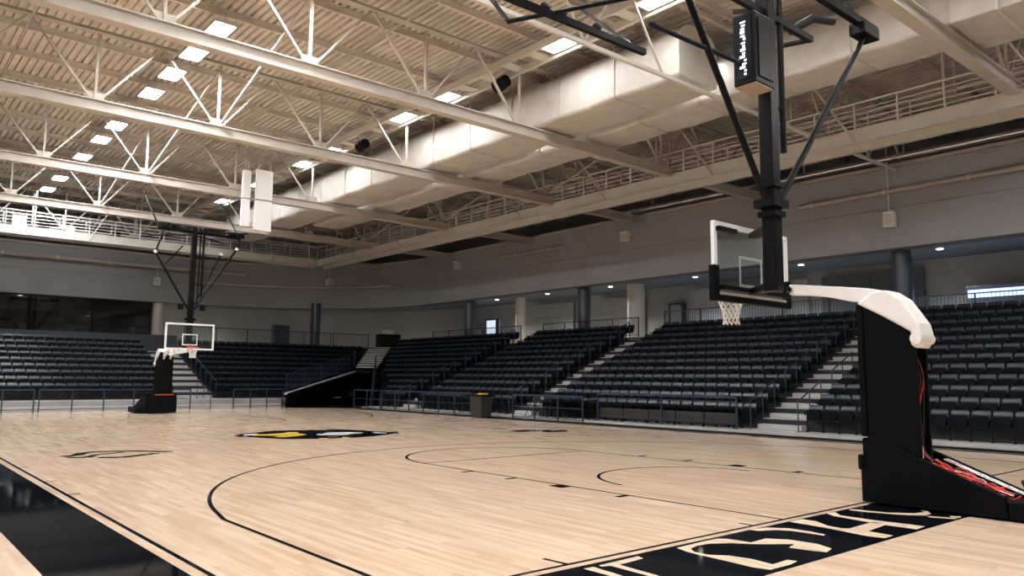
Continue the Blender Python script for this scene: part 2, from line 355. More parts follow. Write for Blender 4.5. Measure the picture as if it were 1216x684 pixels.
# corrugated roof deck: flutes run along Y
mb = MB(); x = -10.0; vs = []; i = 0; p_ = .24
prof = []
while x < 37:
    prof += [(x, 0), (x+.14, 0), (x+.155, .095), (x+.225, .095)]; x += p_
vs = [(a, -13, ZD+b) for a, b in prof] + [(a, 62.5, ZD+b) for a, b in prof]; n = len(prof)
mb.add(vs, [(i, i+1, n+i+1, n+i) for i in range(n-1)])
ceiling = build('ceiling', mb, M['deck'], kind='structure', fix=False)
y = -12.0; purl = None
while y < 62:
    if purl is None:
        q = MB(); q.box((-9.9, y-.05, ZD-.03), (36.5, y+.05, ZD-.005)); q.box((-9.9, y-.012, ZD-.21), (36.5, y+.012, ZD-.03)); q.box((-9.9, y-.045, ZD-.235), (36.5, y+.045, ZD-.21))
        purl = build('purlin', q, M['deck'], ceiling); y0 = y
    else:
        dup(purl, ceiling, (0, y-y0, 0))
    y += 2.45

# ---------------------------------------------------------------- roof trusses
def ordinal(i):
    return ['zeroth','first','second','third','fourth','fifth','sixth','seventh','eighth','ninth','tenth','eleventh','twelfth','thirteenth','fourteenth','fifteenth','sixteenth','seventeenth','eighteenth','nineteenth','twentieth','twenty-first','twenty-second','twenty-third','twenty-fourth','twenty-fifth','twenty-sixth','twenty-seventh','twenty-eighth','twenty-ninth','thirtieth','thirty-first','thirty-second','thirty-third','thirty-fourth','thirty-fifth'][i]
ZB, ZTOP = 9.77, ZD - .50
truss_labels = {6.7: 'beige roof truss nearest the camera, its chord crossing the top right corner', 18.6: 'beige roof truss whose heavy lower chord crosses from top left past the ducts',
    25.4: 'second beige roof truss back from the top left corner', 33.6: 'third beige roof truss back, level with the white hanging panels',
    41.6: 'fourth beige roof truss back, in front of the far hanging hoop', 49.6: 'beige roof truss farthest back, above the end catwalk'}
for y, lab in truss_labels.items():
    t = thing('roof_truss', lab, 'truss', (10.5, y, ZB), group='roof trusses')
    q = MB(); q.box((-9.55, y-.16, ZB-.18), (30.25, y+.16, ZB-.145)); q.box((-9.55, y-.16, ZB+.145), (30.25, y+.16, ZB+.18)); q.box((-9.55, y-.06, ZB-.145), (30.25, y+.06, ZB+.145))
    build('bottom_chord', q, M['steel'], t)
    q = MB(); q.box((-9.55, y-.14, ZTOP), (30.25, y+.14, ZTOP+.03)); q.box((-9.55, y-.02, ZTOP+.03), (30.25, y+.02, ZTOP+.14)); build('top_chord', q, M['steel'], t)
    x = 5.0 - 3.7*3; i = 0
    while x < 30:
        
        if not 16.8 < x < 21: q = MB(); q.bar((x, y, ZB+.18), (x, y, ZTOP), .075); build('web_vertical', q, M['steel'], t)
        for s in (-1, 1):
            if -9.4 < x+s*1.8 < 30 and not (16.7 < x+s*1.2 < 21.2 or 16.7 < x+s*.6 < 21.2): q = MB(); q.bar((x+s*.1, y, ZB+.18), (x+s*1.8, y, ZTOP), .06, .08, up=(0, 1, 0)); build('web_diagonal', q, M['steel'], t)
        q = MB(); q.box((x-.25, y-.015, ZB+.18), (x+.25, y+.015, ZB+.42)); build('gusset_plate', q, M['steel'], t)
        x += 3.7; i += 1
t = thing('light_joist', 'slender pale tie rod truss crossing between the two nearest heavy trusses', 'truss', (10.5, 12.6, ZB))
q = MB(); q.box((-9.55, 12.55, ZB-.02), (30.25, 12.65, ZB+.08)); build('bottom_chord', q, M['steel_pale'], t)
q = MB(); q.box((-9.55, 12.53, ZTOP), (30.25, 12.67, ZTOP+.12)); build('top_chord', q, M['steel'], t)
x = -8.0
while x < 30:
    if 15 < x < 21: x += 3.0; continue
    q = MB(); q.bar((x, 12.6, ZB+.08), (x+1.5, 12.6, ZTOP), .05); build('web_diagonal', q, M['steel'], t)
    q = MB(); q.bar((x+3.0, 12.6, ZB+.08), (x+1.5, 12.6, ZTOP), .05); build('web_diagonal', q, M['steel'], t); x += 3.0
for i, (x, z) in enumerate(((3.2, 12.0), (11.6, 12.05), (22.4, 12.0))):
    t = thing('sprinkler_pipe', 'thin beige sprinkler pipe high under the roof deck, %s' % ('left of the left lamp row', 'between the two lamp rows', 'above the long catwalk')[i], 'pipe', (x, 20, z), group='sprinkler pipes')
    q = MB(); q.tube([(x, -8, z), (x, 52, z)], .035, 6); build('pipe', q, M['steel'], t)
    for y in range(-6, 52, 3):
        q = MB(); q.tube([(x, y+.9, z-.16), (x, y+.9, z)], .02, 6); build('sprinkler_head', q, M['chrome'], t)
# sway braces running between trusses
k = 0
for x in (1.4, 8.75, 23.6):
    for a, b in ((18.6, 25.4), (25.4, 33.6), (33.6, 41.6)):
        q = MB(); q.bar((x, a+.2, ZTOP-.1), (x, b-.2, ZB+.25), .07)
        build('sway_brace', q, M['steel'], None, 'slim beige sway brace slanting between the %s truss pair, %s' % ({18.6: 'nearest heavy', 25.4: 'middle', 33.6: 'farthest'}[a], {1.4: 'over the left sideline', 8.75: 'under the left lamp row', 23.6: 'beside the long catwalk'}[x]), 'brace', group='sway braces between trusses')
# ---------------------------------------------------------------- lamps
la = [-3.0, 1.0, 5.0, 9.5, 13.5, 17.5, 22.2, 24.4, 26.6, 29.0, 31.4, 33.8, 36.3, 39.8, 45.0, 48.2]  # near-end entries lie out of view, added to light the near floor
lb = [-3.0, 0.5, 5.0, 8.6, 12.35, 16.1, 22.1, 24.9, 30.9, 33.7, 39.0, 44.1]  # nearest ones likewise unseen, added for more light close to the camera
def lamp(x, y, z, lab, w=.60, l=1.1, m='lamp_a', group='roof lamps', name='high_bay_lamp'):
    t = thing(name, lab, 'lamp', (x, y, z), group=group)
    q = MB(); q.box((x-w/2, y-l/2, z), (x+w/2, y+l/2, z+.09)); build('housing', q, M['steel_pale'], t)
    for a_, b_ in (((x-w/2-.02, y-l/2-.02), (x-w/2, y+l/2+.02)), ((x+w/2, y-l/2-.02), (x+w/2+.02, y+l/2+.02)), ((x-w/2, y-l/2-.02), (x+w/2, y-l/2)), ((x-w/2, y+l/2), (x+w/2, y+l/2+.02))):
        q = MB(); q.box((*a_, z-.05), (*b_, z+.09)); build('skirt', q, M['steel_pale'], t)
    for i in range(3):
        xx = x - w/2 + .03 + i*(w-.06)/3
        q = MB(); q.box((xx+.01, y-l/2+.03, z-.03), (xx+(w-.06)/3-.01, y+l/2-.03, z-.002)); build('diffuser', q, M[m], t)
    for s in (-1, 1):
        q = MB(); q.bar((x, y+s*l*.4, z+.09), (x, y+s*l*.4, ZD-.33), .02); build('hanger_rod', q, M['steel'], t)
    return t
M['lamp_a'] = emis('high_bay_diffuser', (0.97, 0.98, 1.0), LAMP_A)
M['lamp_b'] = emis('gantry_diffuser', (0.97, 0.98, 1.0), LAMP_B)
for i, y in enumerate(la): lamp(7.5, y, 11.84, 'rectangular white roof lamp, %s from the near end of the left row' % ordinal(i+1))
for i, y in enumerate(lb): lamp(15.6, y, 11.75, 'white lamp in the middle gantry, %s from its near end' % ordinal(i+1), .55, 1.15, 'lamp_b', 'gantry lamps')
for i, y in enumerate((13.5, 20.5, 27.5, 35.0)): lamp(18.98, y, 11.3, 'small lamp tucked between the two ducts, %s from the camera' % ordinal(i+1), .24, .9, 'lamp_b', 'lamps between the ducts', 'strip_lamp')
for i, y in enumerate(range(-4, 24, 6)): lamp(-0.8, y+.5, 11.84, 'added out-of-view roof lamp above the near sideline, %s from the near end' % ordinal(i+1), group='added near sideline lamps')  # extra row out of view, added to brighten the near floor
for i, y in enumerate((-7, -3.4, 0)): lamp(23.9, y, 11.84, 'added out-of-view lamp lighting the right wall, %s along' % ordinal(i+1), group='added right wall lamps')  # unseen lamps added to throw light onto the right wall
# gantry carrying the middle lamps
t = thing('lamp_gantry', 'pale steel gantry of twin rails carrying the middle row of lamps', 'gantry', (15.6, 28, 11.6))
for s in (-.42, .42):
    q = MB(); q.box((15.6+s-.04, 2, 11.62), (15.6+s+.04, 54, 11.86)); build('side_rail', q, M['steel_pale'], t)
y = 2.5; first = None
while y < 54:
    if all(abs(y - v) > .7 for v in lb):
        q = MB(); q.box((15.22, y-.2, 11.70), (15.98, y+.2, 11.74)); build('cross_plate', q, M['steel_pale'], t)
    y += 1.22
y = 4.2
while y < 54:
    for s in (-.42, .42):
        q = MB(); q.bar((15.6+s, y, 11.86), (15.6+s, y, ZD-.33), .04); build('hanger_rod', q, M['steel_pale'], t)
    y += 3.7
# projectors / cameras clamped on the gantry
for i, (y, lab) in enumerate(((18.9, 'dark round floodlight clamped under the gantry, nearest one'), (28.0, 'dark round floodlight clamped under the gantry, midway along'))):
    t = thing('floodlight', lab, 'lamp', (15.6, y, 11.2), group='gantry floodlights')
    q = MB(); q.tube([(15.6, y-.25, 11.35), (15.6, y+.25, 11.28)], [.20, .24], 14); build('can', q, M['black'], t)
    q = MB(); q.tube([(15.6, y+.25, 11.28), (15.6, y+.27, 11.278)], .2, 14); build('lens', q, M['chrome'], t)
    q = MB(); q.bar((15.35, y, 11.3), (15.35, y, 11.64), .03, .06); q.bar((15.85, y, 11.3), (15.85, y, 11.64), .03, .06); build('yoke', q, M['chrome'], t)
# ---------------------------------------------------------------- ducts
def ductsec(x0, x1, z0, z1, r, n=5):
    pts = []
    for cx, cz, a0 in ((x1-r, z0+.12, -90), (x1-r, z1-r, 0), (x0+r, z1-r, 90), (x0+.12, z0+.12, 180)):
        rr = .12 if cz < z0 + .2 else r
        ccx = (x1-.12) if (a0 == -90) else cx
        for i in range(n+1):
            a = math.radians(a0 + 90*i/n); pts.append((ccx + rr*math.cos(a), cz + rr*math.sin(a)))
    return pts
def duct(name, x0, x1, z0, z1, r, y0, y1, lab, sag=.10, step=.5, seams=2.4):
    t = thing(name, lab, 'duct', ((x0+x1)/2, y0, z0))
    sec = ductsec(x0, x1, z0, z1, r); n = len(sec); q = MB(); vs = []; m = int((y1-y0)/step); rnd = random.Random(3)
    for j in range(m+1):
        y = y0 + (y1-y0)*j/m; b = abs(math.sin(PI*(y-y0)/seams)); s_ = sag*b + rnd.uniform(-.015, .015)
        for (a, c) in sec:
            dx = (a-(x0+x1)/2); dz = (c-(z0+z1)/2)
            vs.append((a + dx*s_*.35, y, c + dz*s_*.35 - (sag*b*.9 if dz < 0 else 0)))
    fs = []
    for j in range(m):
        for k_ in range(n): fs.append((j*n+k_, j*n+(k_+1) % n, (j+1)*n+(k_+1) % n, (j+1)*n+k_))
    q.add(vs, fs, True); q.add(vs[:n], [tuple(range(n))]); q.add(vs[-n:], [tuple(range(n))[::-1]])
    build('wrapped_shell', q, M['duct'], t)
    y = y0 + seams
    while y < y1 - .2:
        q = MB(); pts = [(( a-(x0+x1)/2)*1.015+(x0+x1)/2, y, (c-(z0+z1)/2)*1.015+(z0+z1)/2) for a, c in sec]; q.tube(pts, .018, 5, closed=True); build('band', q, M['steel'], t)
        for xx in (x0-.03, x1+.03):
            q = MB(); q.bar((xx, y, (z0+z1)/2), (xx, y, ZD-.33), .025); build('hanger_rod', q, M['steel'], t)
        y += seams
    return t
duct('box_duct', 16.95, 18.75, 10.12, 11.75, .6, 12.75, 47.0, 'long wrapped beige box duct hanging nearest the middle lamps', sag=.06)
duct('round_duct', 19.3, 20.9, 10.15, 11.65, .7, 6.6, 40.0, 'rounded beige duct running behind the box duct above the catwalk', sag=.05)
t = thing('duct_plenum', 'pale box plenum on the near end of the rounded duct, top right', 'duct', (20.2, 5.6, 10.1))
q = MB(); q.prism([(19.1, 10.05), (21.3, 10.05), (21.3, 11.9), (19.1, 11.9)], 1, 4.6, 6.55); build('box', q, M['duct'], t, bevel=.04)
q = MB(); q.box((19.0, 5.5, 10.0), (21.4, 5.56, 12.0)); build('flange', q, M['steel_pale'], t)
for i, y in enumerate((16.8, 24.6, 32.0)):
    t = thing('branch_duct', 'short pale branch elbow joining the two ducts, %s from the camera' % ordinal(i+1), 'duct', (18.7, y, 10.3), group='branch ducts')
    q = MB(); q.tube([(18.6, y, 10.6), (18.8, y, 10.62), (19.1, y+.05, 10.7), (19.5, y+.1, 10.8)], [.42, .40, .36, .36], 12); build('elbow', q, M['steel_pale'], t)
    q = MB(); q.tube([(18.76, y, 10.62), (18.84, y, 10.62)], .46, 12); build('collar', q, M['steel_pale'], t)
# ---------------------------------------------------------------- catwalks
def catwalk(lab, p, q_, w, z, loc):
    """p,q_ ends of centre line, along X or Y"""
    t = thing('catwalk', lab, 'catwalk', loc, group='catwalks'); ax = 0 if abs(q_[0]-p[0]) > abs(q_[1]-p[1]) else 1
    d = Vector((q_[0]-p[0], q_[1]-p[1], 0)); L = d.length; d.normalize(); r = Vector((d.y, -d.x, 0))
    P = lambda s, o, zz: Vector((p[0], p[1], 0)) + d*s + r*o + Vector((0, 0, zz))
    q = MB(); q.bar(P(0, 0, z), P(L, 0, z), w, .05); build('walk_deck', q, M['steel'], t)
    for s in (-1, 1):
        q = MB(); q.bar(P(0, s*w/2, z-.13), P(L, s*w/2, z-.13), .06, .42); q.bar(P(0, s*(w/2+.04), z-.33), P(L, s*(w/2+.04), z-.33), .16, .03); build('side_girder', q, M['steel_pale'], t)
        q = MB(); q.bar(P(0, s*w/2, z+.11), P(L, s*w/2, z+.11), .05, .05); build('kerb', q, M['steel_pale'], t)
        for hh in (.25, .42, .59, .76):
            q = MB(); q.bar(P(0, s*w/2, z+hh), P(L, s*w/2, z+hh), .022, .022); build('guard_wire', q, M['white'], t)
        q = MB(); q.bar(P(0, s*w/2, z+.98), P(L, s*w/2, z+.98), .045, .045); build('hand_rail', q, M['white'], t)
        x = .3; i = 0
        while x < L:
            q = MB(); q.bar(P(x, s*w/2, z-.1), P(x, s*w/2, z+.98), .045, .045); build('rail_post', q, M['white'], t)
            if i % 4 == 0: q = MB(); q.bar(P(x, s*w/2*.9, z), P(x, s*w/2*.9, ZTOP+.1), .07, .07); build('hanger', q, M['steel'], t)
            if i % 4 == 2:
                q = MB(); q.bar(P(x, s*(w/2+.05), z-.3), P(x+.9, s*(w/2+.9), z+1.6), .05, .05); build('knee_brace', q, M['steel'], t)
            x += 1.35; i += 1
    return t
catwalk('long beige catwalk with wire railings running above the right stand', (24.5, -8), (24.5, 49.9), .95, 9.58, (24.5, 20, 9.3))
catwalk('beige catwalk with wire railings crossing the far end', (-9.4, 49.2), (23.7, 49.2), .9, 9.58, (7, 49.2, 9.3))
# kit stored on the far catwalk
for i, (x, c, s) in enumerate(((2.0, 'white', .55), (6.4, 'white', .7), (7.6, 'black', .5), (8.9, 'white', .45), (11.3, 'black', .4))):
    q = MB(); q.box((x-s/2, 48.95, 9.62), (x+s/2, 49.4, 9.62+s)); q.box((x-s/2+.05, 48.93, 9.67), (x+s/2-.05, 48.95, 9.57+s))
    build('equipment_case', q, M['steel_pale'] if c == 'white' else M['black'], None, '%s equipment case on the far catwalk, %s from the left' % ({'white': 'pale', 'black': 'black'}[c], ordinal(i+1)), 'case', group='cases on the far catwalk', bevel=.01)
# white hanging panels
for i, (x0, x1, z0, z1) in enumerate(((12.5, 12.85, 8.2, 10.7), (13.1, 13.85, 8.1, 10.85))):
    t = thing('acoustic_baffle', ['narrow white acoustic panel hanging at the left of the pair', 'wide white acoustic panel hanging at the right of the pair'][i], 'panel', ((x0+x1)/2, 33.0, z0), group='white hanging panels')
    q = MB(); q.box((x0, 32.9, z0), (x1, 33.1, (z0+z1)/2-.03)); build('panel', q, M['white'], t, bevel=.01)
    q = MB(); q.box((x0, 32.9, (z0+z1)/2+.03), (x1, 33.1, z1)); build('panel', q, M['white'], t, bevel=.01)
    q = MB(); q.bar((x0+.1, 33, z1), (x0+.1, 33, ZTOP), .03); q.bar((x1-.1, 33, z1), (x1-.1, 33, ZTOP), .03); q.box((x0+.05, 33.1, z0+.05), (x1-.05, 33.14, z1-.05)); build('frame', q, M['steel_pale'], t)
# pipes along the upper wall
t = thing('service_pipe', 'bright metal pipe running along the top of the right wall', 'pipe', (29.6, 15, 10.1))
q = MB(); q.tube([(29.6, -6, 10.12), (29.6, 26, 10.12)], .11, 10); build('pipe', q, M['chrome'], t)
for y in range(-4, 26, 4): q = MB(); q.bar((29.6, y, 10.2), (29.6, y, ZTOP), .03); build('hanger_rod', q, M['steel'], t)
for nm, lab, pts, r in (('wall_conduit', 'beige conduit pipe fixed along the near part of the right wall', [(30.12, -6, 9.1), (30.12, 16.6, 8.95)], .09),
                        ('wall_conduit', 'short pale conduit pipe on the wall towards the rounded corner', [(30.12, 31, 9.1), (30.12, 37, 9.1)], .07),
                        ('wall_conduit', 'thick pale conduit pipe crossing the end wall under the far catwalk', [(-9.4, 56.25, 9.15), (21.8, 56.0, 9.15)], .13)):
    t = thing(nm, lab, 'pipe', pts[0], group='conduit pipes on the upper wall'); q = MB(); q.tube(pts, r, 10); build('pipe', q, M['steel'], t)
    a, b = Vector(pts[0]), Vector(pts[1]); L = (b-a).length; s = 1.0
    while s < L:
        c = a + (b-a)*s/L; d = (b-a).normalized(); q = MB(); q.tube([c-d*.05, c+d*.05], r*1.3, 10); build('coupling', q, M['steel_pale'], t); s += 3.0
# corner pipe following the curve
q = MB(); q.tube([(x, y, 8.35) for x, y in [(18.4, 56.1)] + arc(18.6, 44.8, 11.45, 90, 18, 20)], .07, 8)
build('curved_conduit', q, M['steel_pale'], None, 'thin pale conduit pipe bent round the curved corner wall', 'pipe')
# wall boxes with conduit
for lab, (cx, cy, cz), ax, w, h, up in (
    ('pale square speaker box on the right wall with a conduit rising from it', (30.2, 12.86, 7.87), 0, .42, .62, 3.0),
    ('small white box high on the right wall left of the near hoop', (30.2, 26.3, 9.05), 0, .5, .5, 0),
    ('small pale box on the wall where the corner begins to curve', (30.2, 40.9, 9.1), 0, .6, .55, 0),
    ('small white box on the curved wall right of the far hoop', (27.2, 53.0, 8.75), 2, .45, .5, 1.3),
    ('small white box on the end wall left of the far mast', (15.7, 56.4, 8.15), 1, .42, .55, 1.2)):
    t = thing('wall_box', lab, 'speaker', (cx, cy, cz-h/2), group='boxes on the upper wall')
    q = MB()
    if ax == 0: q.box((cx-.22, cy-w/2, cz-h/2), (cx+.08, cy+w/2, cz+h/2))
    elif ax == 1: q.box((cx-w/2, cy-.22, cz-h/2), (cx+w/2, cy+.08, cz+h/2))
    else: q.box((cx-w/2-.2, cy-.3, cz-h/2), (cx+w/2-.2, cy+.1, cz+h/2))
    build('housing', q, M['white'], t, bevel=.02)
    q = MB()
    if ax == 0: q.box((cx-.235, cy-w/2+.05, cz-h/2+.05), (cx-.215, cy+w/2-.05, cz+h/2-.1))
    elif ax == 1: q.box((cx-w/2+.05, cy-.235, cz-h/2+.05), (cx+w/2-.05, cy-.215, cz+h/2-.1))
    else: q.box((cx-w/2-.15, cy-.315, cz-h/2+.05), (cx+w/2-.25, cy-.295, cz+h/2-.1))
    build('grille', q, M['steel_pale'], t)
    if up: q = MB(); dx = -.1 if ax == 0 else (-.2 if ax == 2 else 0); dy = -.1 if ax else 0; q.tube([(cx+dx, cy+dy, cz+h/2), (cx+dx, cy+dy, cz+h/2+up)], .03, 6); build('conduit', q, M['steel_pale'], t)

# ---------------------------------------------------------------- seating tiers
def interp(x, pts):
    for (a, b), (c, d) in zip(pts, pts[1:]):
        if x <= c: return b + (d-b)*(x-a)/(c-a)
    return pts[-1][1]
RB = [(20.0, 36.2), (21.8, 37.0), (25.5, 43.0), (30.1, 48.9), (32, 51)]          # right stand: far limit Y at X
EB = [(38.0, 17.9), (40.3, 18.2), (44.0, 24.5), (50.0, 29.0), (53, 31)]          # end stand: right limit X at Y
NR, NE = 12, 9
RX = lambda k: 21.74 + .72*k
RZ = lambda k: .12 + .32*k
EY = lambda j: 42.55 + .85*j
EZ = lambda j: .47 + .33*j
gs = thing('grandstand', 'stepped dark seating stand along the right side of the court', 'grandstand', (26, 20, 0), group='seating stands')
for k in range(NR):
    x0, x1 = RX(k), RX(k+1); ye = interp((x0+x1)/2, RB)
    q = MB(); q.box((x0, -4, RZ(k)-.02-.32*min(k, 2)), (x1+.25, ye, RZ(k))); build('tier', q, M['tread_dark'] if k else M['concrete'], gs)
q = MB(); q.box((21.2, -4, .0), (21.74, 37.3, .12)); build('front_platform', q, M['stair'], gs)
q = MB(); q.box((20.95, -4, 0), (21.2, 37.2, .05)); build('kerb', q, M['black'], gs)
aisR = [(12.35, 13.85), (24.5, 25.7), (33.5, 34.6)]
for a, b in aisR:
    for k in range(NR):
        x0, z = RX(k), RZ(k); zp = .0 if k == 0 else RZ(k-1)
        if k: q = MB(); q.box((x0-.34, a, zp+.002), (x0-.002, b, (zp+z)/2+.01)); build('stair_step', q, M['stair'], gs)
        q = MB(); q.box((x0, a, z+.002), (x0+.36, b, z+.03)); build('stair_step', q, M['stair'], gs)
        q = MB(); q.box((x0+.001, a, z+.03), (x0+.03, b, z+.034)); build('step_nosing', q, M['black'], gs)
q = MB(); q.prism([(RX(0)+.05, 0), (RX(0)+.05, RZ(0)-.03)] + [(RX(k)+.3, RZ(k)-.4) for k in range(1, NR)] + [(RX(NR)+.2, 3.2), (RX(NR)+.2, 0)], 1, -4, 36.6); build('underframe', q, M['black'], gs)
ge = thing('grandstand', 'stepped dark seating stand behind the far hoop', 'grandstand', (8, 46, 0), group='seating stands')
for j in range(NE):
    y0, y1 = EY(j), EY(j+1); xe = interp((y0+y1)/2, EB)
    q = MB(); q.box((-9, y0, EZ(j)-.02-.33*min(j, 1)), (xe, y1+(.25 if j < NE-1 else 0.9), EZ(j))); build('tier', q, M['tread_dark'] if j else M['concrete'], ge)
q = MB(); q.box((-9, 40.6, 0), (18.1, 41.3, .22)); build('front_step', q, M['stair'], ge)
q = MB(); q.box((-9, 41.3, 0), (18.4, 42.55, .45)); build('front_platform', q, M['concrete'], ge)
q = MB(); q.prism([(EY(0)+.05, 0), (EY(0)+.05, EZ(0)-.03)] + [(EY(j)+.3, EZ(j)-.4) for j in range(1, NE)] + [(EY(NE)+.2, 2.4), (EY(NE)+.2, 0)], 0, -9, 18.2); build('underframe', q, M['black'], ge)
aisE = [(13.3, 15.2)]
for a, b in aisE:
    for j in range(NE):
        y0, z = EY(j), EZ(j); zp = .45 if j == 0 else EZ(j-1)
        if j: q = MB(); q.box((a, y0-.4, zp+.002), (b, y0-.002, (zp+z)/2+.01)); build('stair_step', q, M['stair'], ge)
        q = MB(); q.box((a, y0, z+.002), (b, y0+.42, z+.03)); build('stair_step', q, M['stair'], ge)
        q = MB(); q.box((a, y0+.001, z+.03), (b, y0+.04, z+.034)); build('step_nosing', q, M['black'], ge)
    q = MB(); q.box((a, 41.3, .452), (b, 41.6, .5)); build('stair_step', q, M['stair'], ge)
# diagonal corner stair over the tunnel
cs = thing('corner_stairs', 'pale corner stairs rising above the dark tunnel mouth', 'stairs', (26, 45, 2.2))
P0, P1, Q0, Q1 = Vector((24.5, 44.0, 0)), Vector((29.0, 50.0, 0)), Vector((25.5, 43.0, 0)), Vector((30.1, 48.9, 0))
ns = 10
for i in range(ns):
    a, b = i/ns, (i+1)/ns; z = 2.2 + 1.65*(i+1)/ns; q = MB()
    vs = [P0.lerp(P1, a), Q0.lerp(Q1, a), Q0.lerp(Q1, b+.02), P0.lerp(P1, b+.02)]
    q.add([(v.x, v.y, z-.085) for v in vs] + [(v.x, v.y, z) for v in vs], [(0,3,2,1),(4,5,6,7),(0,1,5,4),(1,2,6,5),(2,3,7,6),(3,0,4,7)]); build('stair_step', q, M['stair'], cs)
# tunnel: side walls, lid and dark back
tn = thing('tunnel', 'black player tunnel opening between the two stands', 'tunnel', (21.5, 40, 0))
q = MB()
def quadwall(q, a, b, z0a, z0b, z1a, z1b, th):
    a = Vector((*a, 0)); b = Vector((*b, 0)); d = (b-a).normalized(); r = Vector((d.y, -d.x, 0))*th
    q.add([(a.x, a.y, z0a), (b.x, b.y, z0b), (b.x, b.y, z1b), (a.x, a.y, z1a), (a.x+r.x, a.y+r.y, z0a), (b.x+r.x, b.y+r.y, z0b), (b.x+r.x, b.y+r.y, z1b), (a.x+r.x, a.y+r.y, z1a)],
          [(0,1,2,3),(7,6,5,4),(0,4,5,1),(1,5,6,2),(2,6,7,3),(3,7,4,0)])
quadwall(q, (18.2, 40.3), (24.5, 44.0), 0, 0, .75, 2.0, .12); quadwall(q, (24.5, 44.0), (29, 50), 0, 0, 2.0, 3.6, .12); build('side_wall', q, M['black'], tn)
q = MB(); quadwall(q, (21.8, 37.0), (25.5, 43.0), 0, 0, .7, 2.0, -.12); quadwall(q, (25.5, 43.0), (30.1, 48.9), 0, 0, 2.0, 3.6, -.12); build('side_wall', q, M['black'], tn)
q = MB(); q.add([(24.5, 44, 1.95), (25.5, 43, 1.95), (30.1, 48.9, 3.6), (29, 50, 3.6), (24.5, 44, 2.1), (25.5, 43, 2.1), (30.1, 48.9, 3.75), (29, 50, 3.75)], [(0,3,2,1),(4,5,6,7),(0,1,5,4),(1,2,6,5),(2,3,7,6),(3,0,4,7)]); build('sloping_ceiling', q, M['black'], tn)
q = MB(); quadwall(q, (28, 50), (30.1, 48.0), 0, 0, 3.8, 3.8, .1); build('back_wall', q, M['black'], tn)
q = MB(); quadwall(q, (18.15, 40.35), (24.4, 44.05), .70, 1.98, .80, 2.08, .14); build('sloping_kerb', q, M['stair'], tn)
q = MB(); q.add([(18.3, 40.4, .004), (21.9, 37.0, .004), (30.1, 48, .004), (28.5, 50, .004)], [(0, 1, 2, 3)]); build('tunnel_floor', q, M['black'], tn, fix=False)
# ---------------------------------------------------------------- seats
def seat_parts():
    back = MB(); n = 6
    prof = [(-.225, .40), (.225, .40), (.228, .72), (.215, .775), (.17, .80), (-.17, .80), (-.215, .775), (-.228, .72)]
    vs = []
    for t_ in (0, 1):
        for x, z in prof:
            lean = .10 + .22*(z-.40) + .018*(1-(x/.23)**2)
            vs.append((x, lean + t_*.035, z))
    m = len(prof); fs = [tuple(range(m))[::-1], tuple(i+m for i in range(m))] + [(i, (i+1) % m, (i+1) % m+m, i+m) for i in range(m)]
    back.add(vs, fs)
    pan = MB(); vs = []
    pp = [(-.20, .36), (.20, .36), (.212, .42), (.205, .63), (.17, .665), (-.17, .665), (-.205, .63), (-.212, .42)]
    for t_ in (0, 1):
        for x, z in pp: vs.append((x, .04 + .09*(z-.36) - t_*.075, z))
    pan.add(vs, fs)
    leg = MB(); leg.box((-.246, -.02, 0), (-.226, .14, .04)); leg.box((-.244, .03, .04), (-.228, .09, .58)); leg.bar((-.236, .06, .36), (-.236, .17, .55), .016, .05)
    arm = MB(); arm.box((-.248, -.16, .575), (-.222, .12, .60)); arm.bar((-.235, -.15, .575), (-.235, -.02, .50), .014, .03)
    return back, pan, leg, arm
SB, SP, SL, SA = seat_parts()
ST = MB()  # slanted cap on the backrest, coloured lighter as its top highlight
vs = []
for x, y_, z in ((-.215, .168, .725), (.215, .168, .725), (.218, .20, .79), (-.218, .20, .79), (-.20, .265, .815), (.20, .265, .815)): vs.append((x, y_, z))
vs = [(-.215, .16, .70), (.215, .16, .70), (.215, .185, .775), (-.215, .185, .775), (.195, .245, .812), (-.195, .245, .812), (.195, .25, .79), (-.195, .25, .79)]
ST.add(vs, [(0, 1, 2, 3), (3, 2, 4, 5), (5, 4, 6, 7), (0, 3, 5, 7), (1, 6, 4, 2), (0, 7, 6, 1)])
seats = []   # (x, y, z, rot, label)
cumR = [(2.4, 12.25), (13.95, 24.4), (25.8, 33.4), (34.7, 60)]
for k in range(NR):
    xs = RX(k) + .40; yl = interp(xs, RB) - .35
    for si, (a, b) in enumerate(cumR):
        b = min(b, yl)
        n = int((b-a)/.5); 
        for i in range(n):
            if si == 0: y = b - .28 - i*.5; lab = 'dark folding arena chair, %s row up, %s seat right of near aisle stairs' % (ordinal(k+1), ordinal(i+1))
            elif si == 1: y = a + .28 + i*.5; lab = 'dark folding arena chair, %s row up, %s seat left of the near aisle stairs' % (ordinal(k+1), ordinal(i+1))
            elif si == 2: y = a + .28 + i*.5; lab = 'dark folding arena chair, %s row up, %s seat left of the middle aisle stairs' % (ordinal(k+1), ordinal(i+1))
            else: y = a + .28 + i*.5; lab = 'dark folding arena chair, %s row up, past the third aisle stairs' % ordinal(k+1)
            if si == 3 and k < 4 and y > interp(RX(k), RB)-.4: continue
            seats.append((xs, y, RZ(k), -PI/2, lab, 0))
for j in range(NE):
    ys = EY(j) + .42; xl = interp(ys, EB) - .4
    for si, (a, b) in enumerate(((0.6, 13.2), (15.3, 60))):
        b = min(b, xl); n = int((b-a)/.5)
        for i in range(n):
            x = (b - .28 - i*.5) if si == 0 else (a + .28 + i*.5)
            seats.append((x, ys, EZ(j), 0, 'end seat', 1))
RMI = RM.transposed()
def px(p):
    c = RMI @ (Vector(p) - Vector((0, 0, 1.65))); d = -c.z
    return (608 + 916.94*c.x/d, 342 - 916.94*c.y/d, d) if d > .1 else (-1e4, 0, 1e4)
cand = []
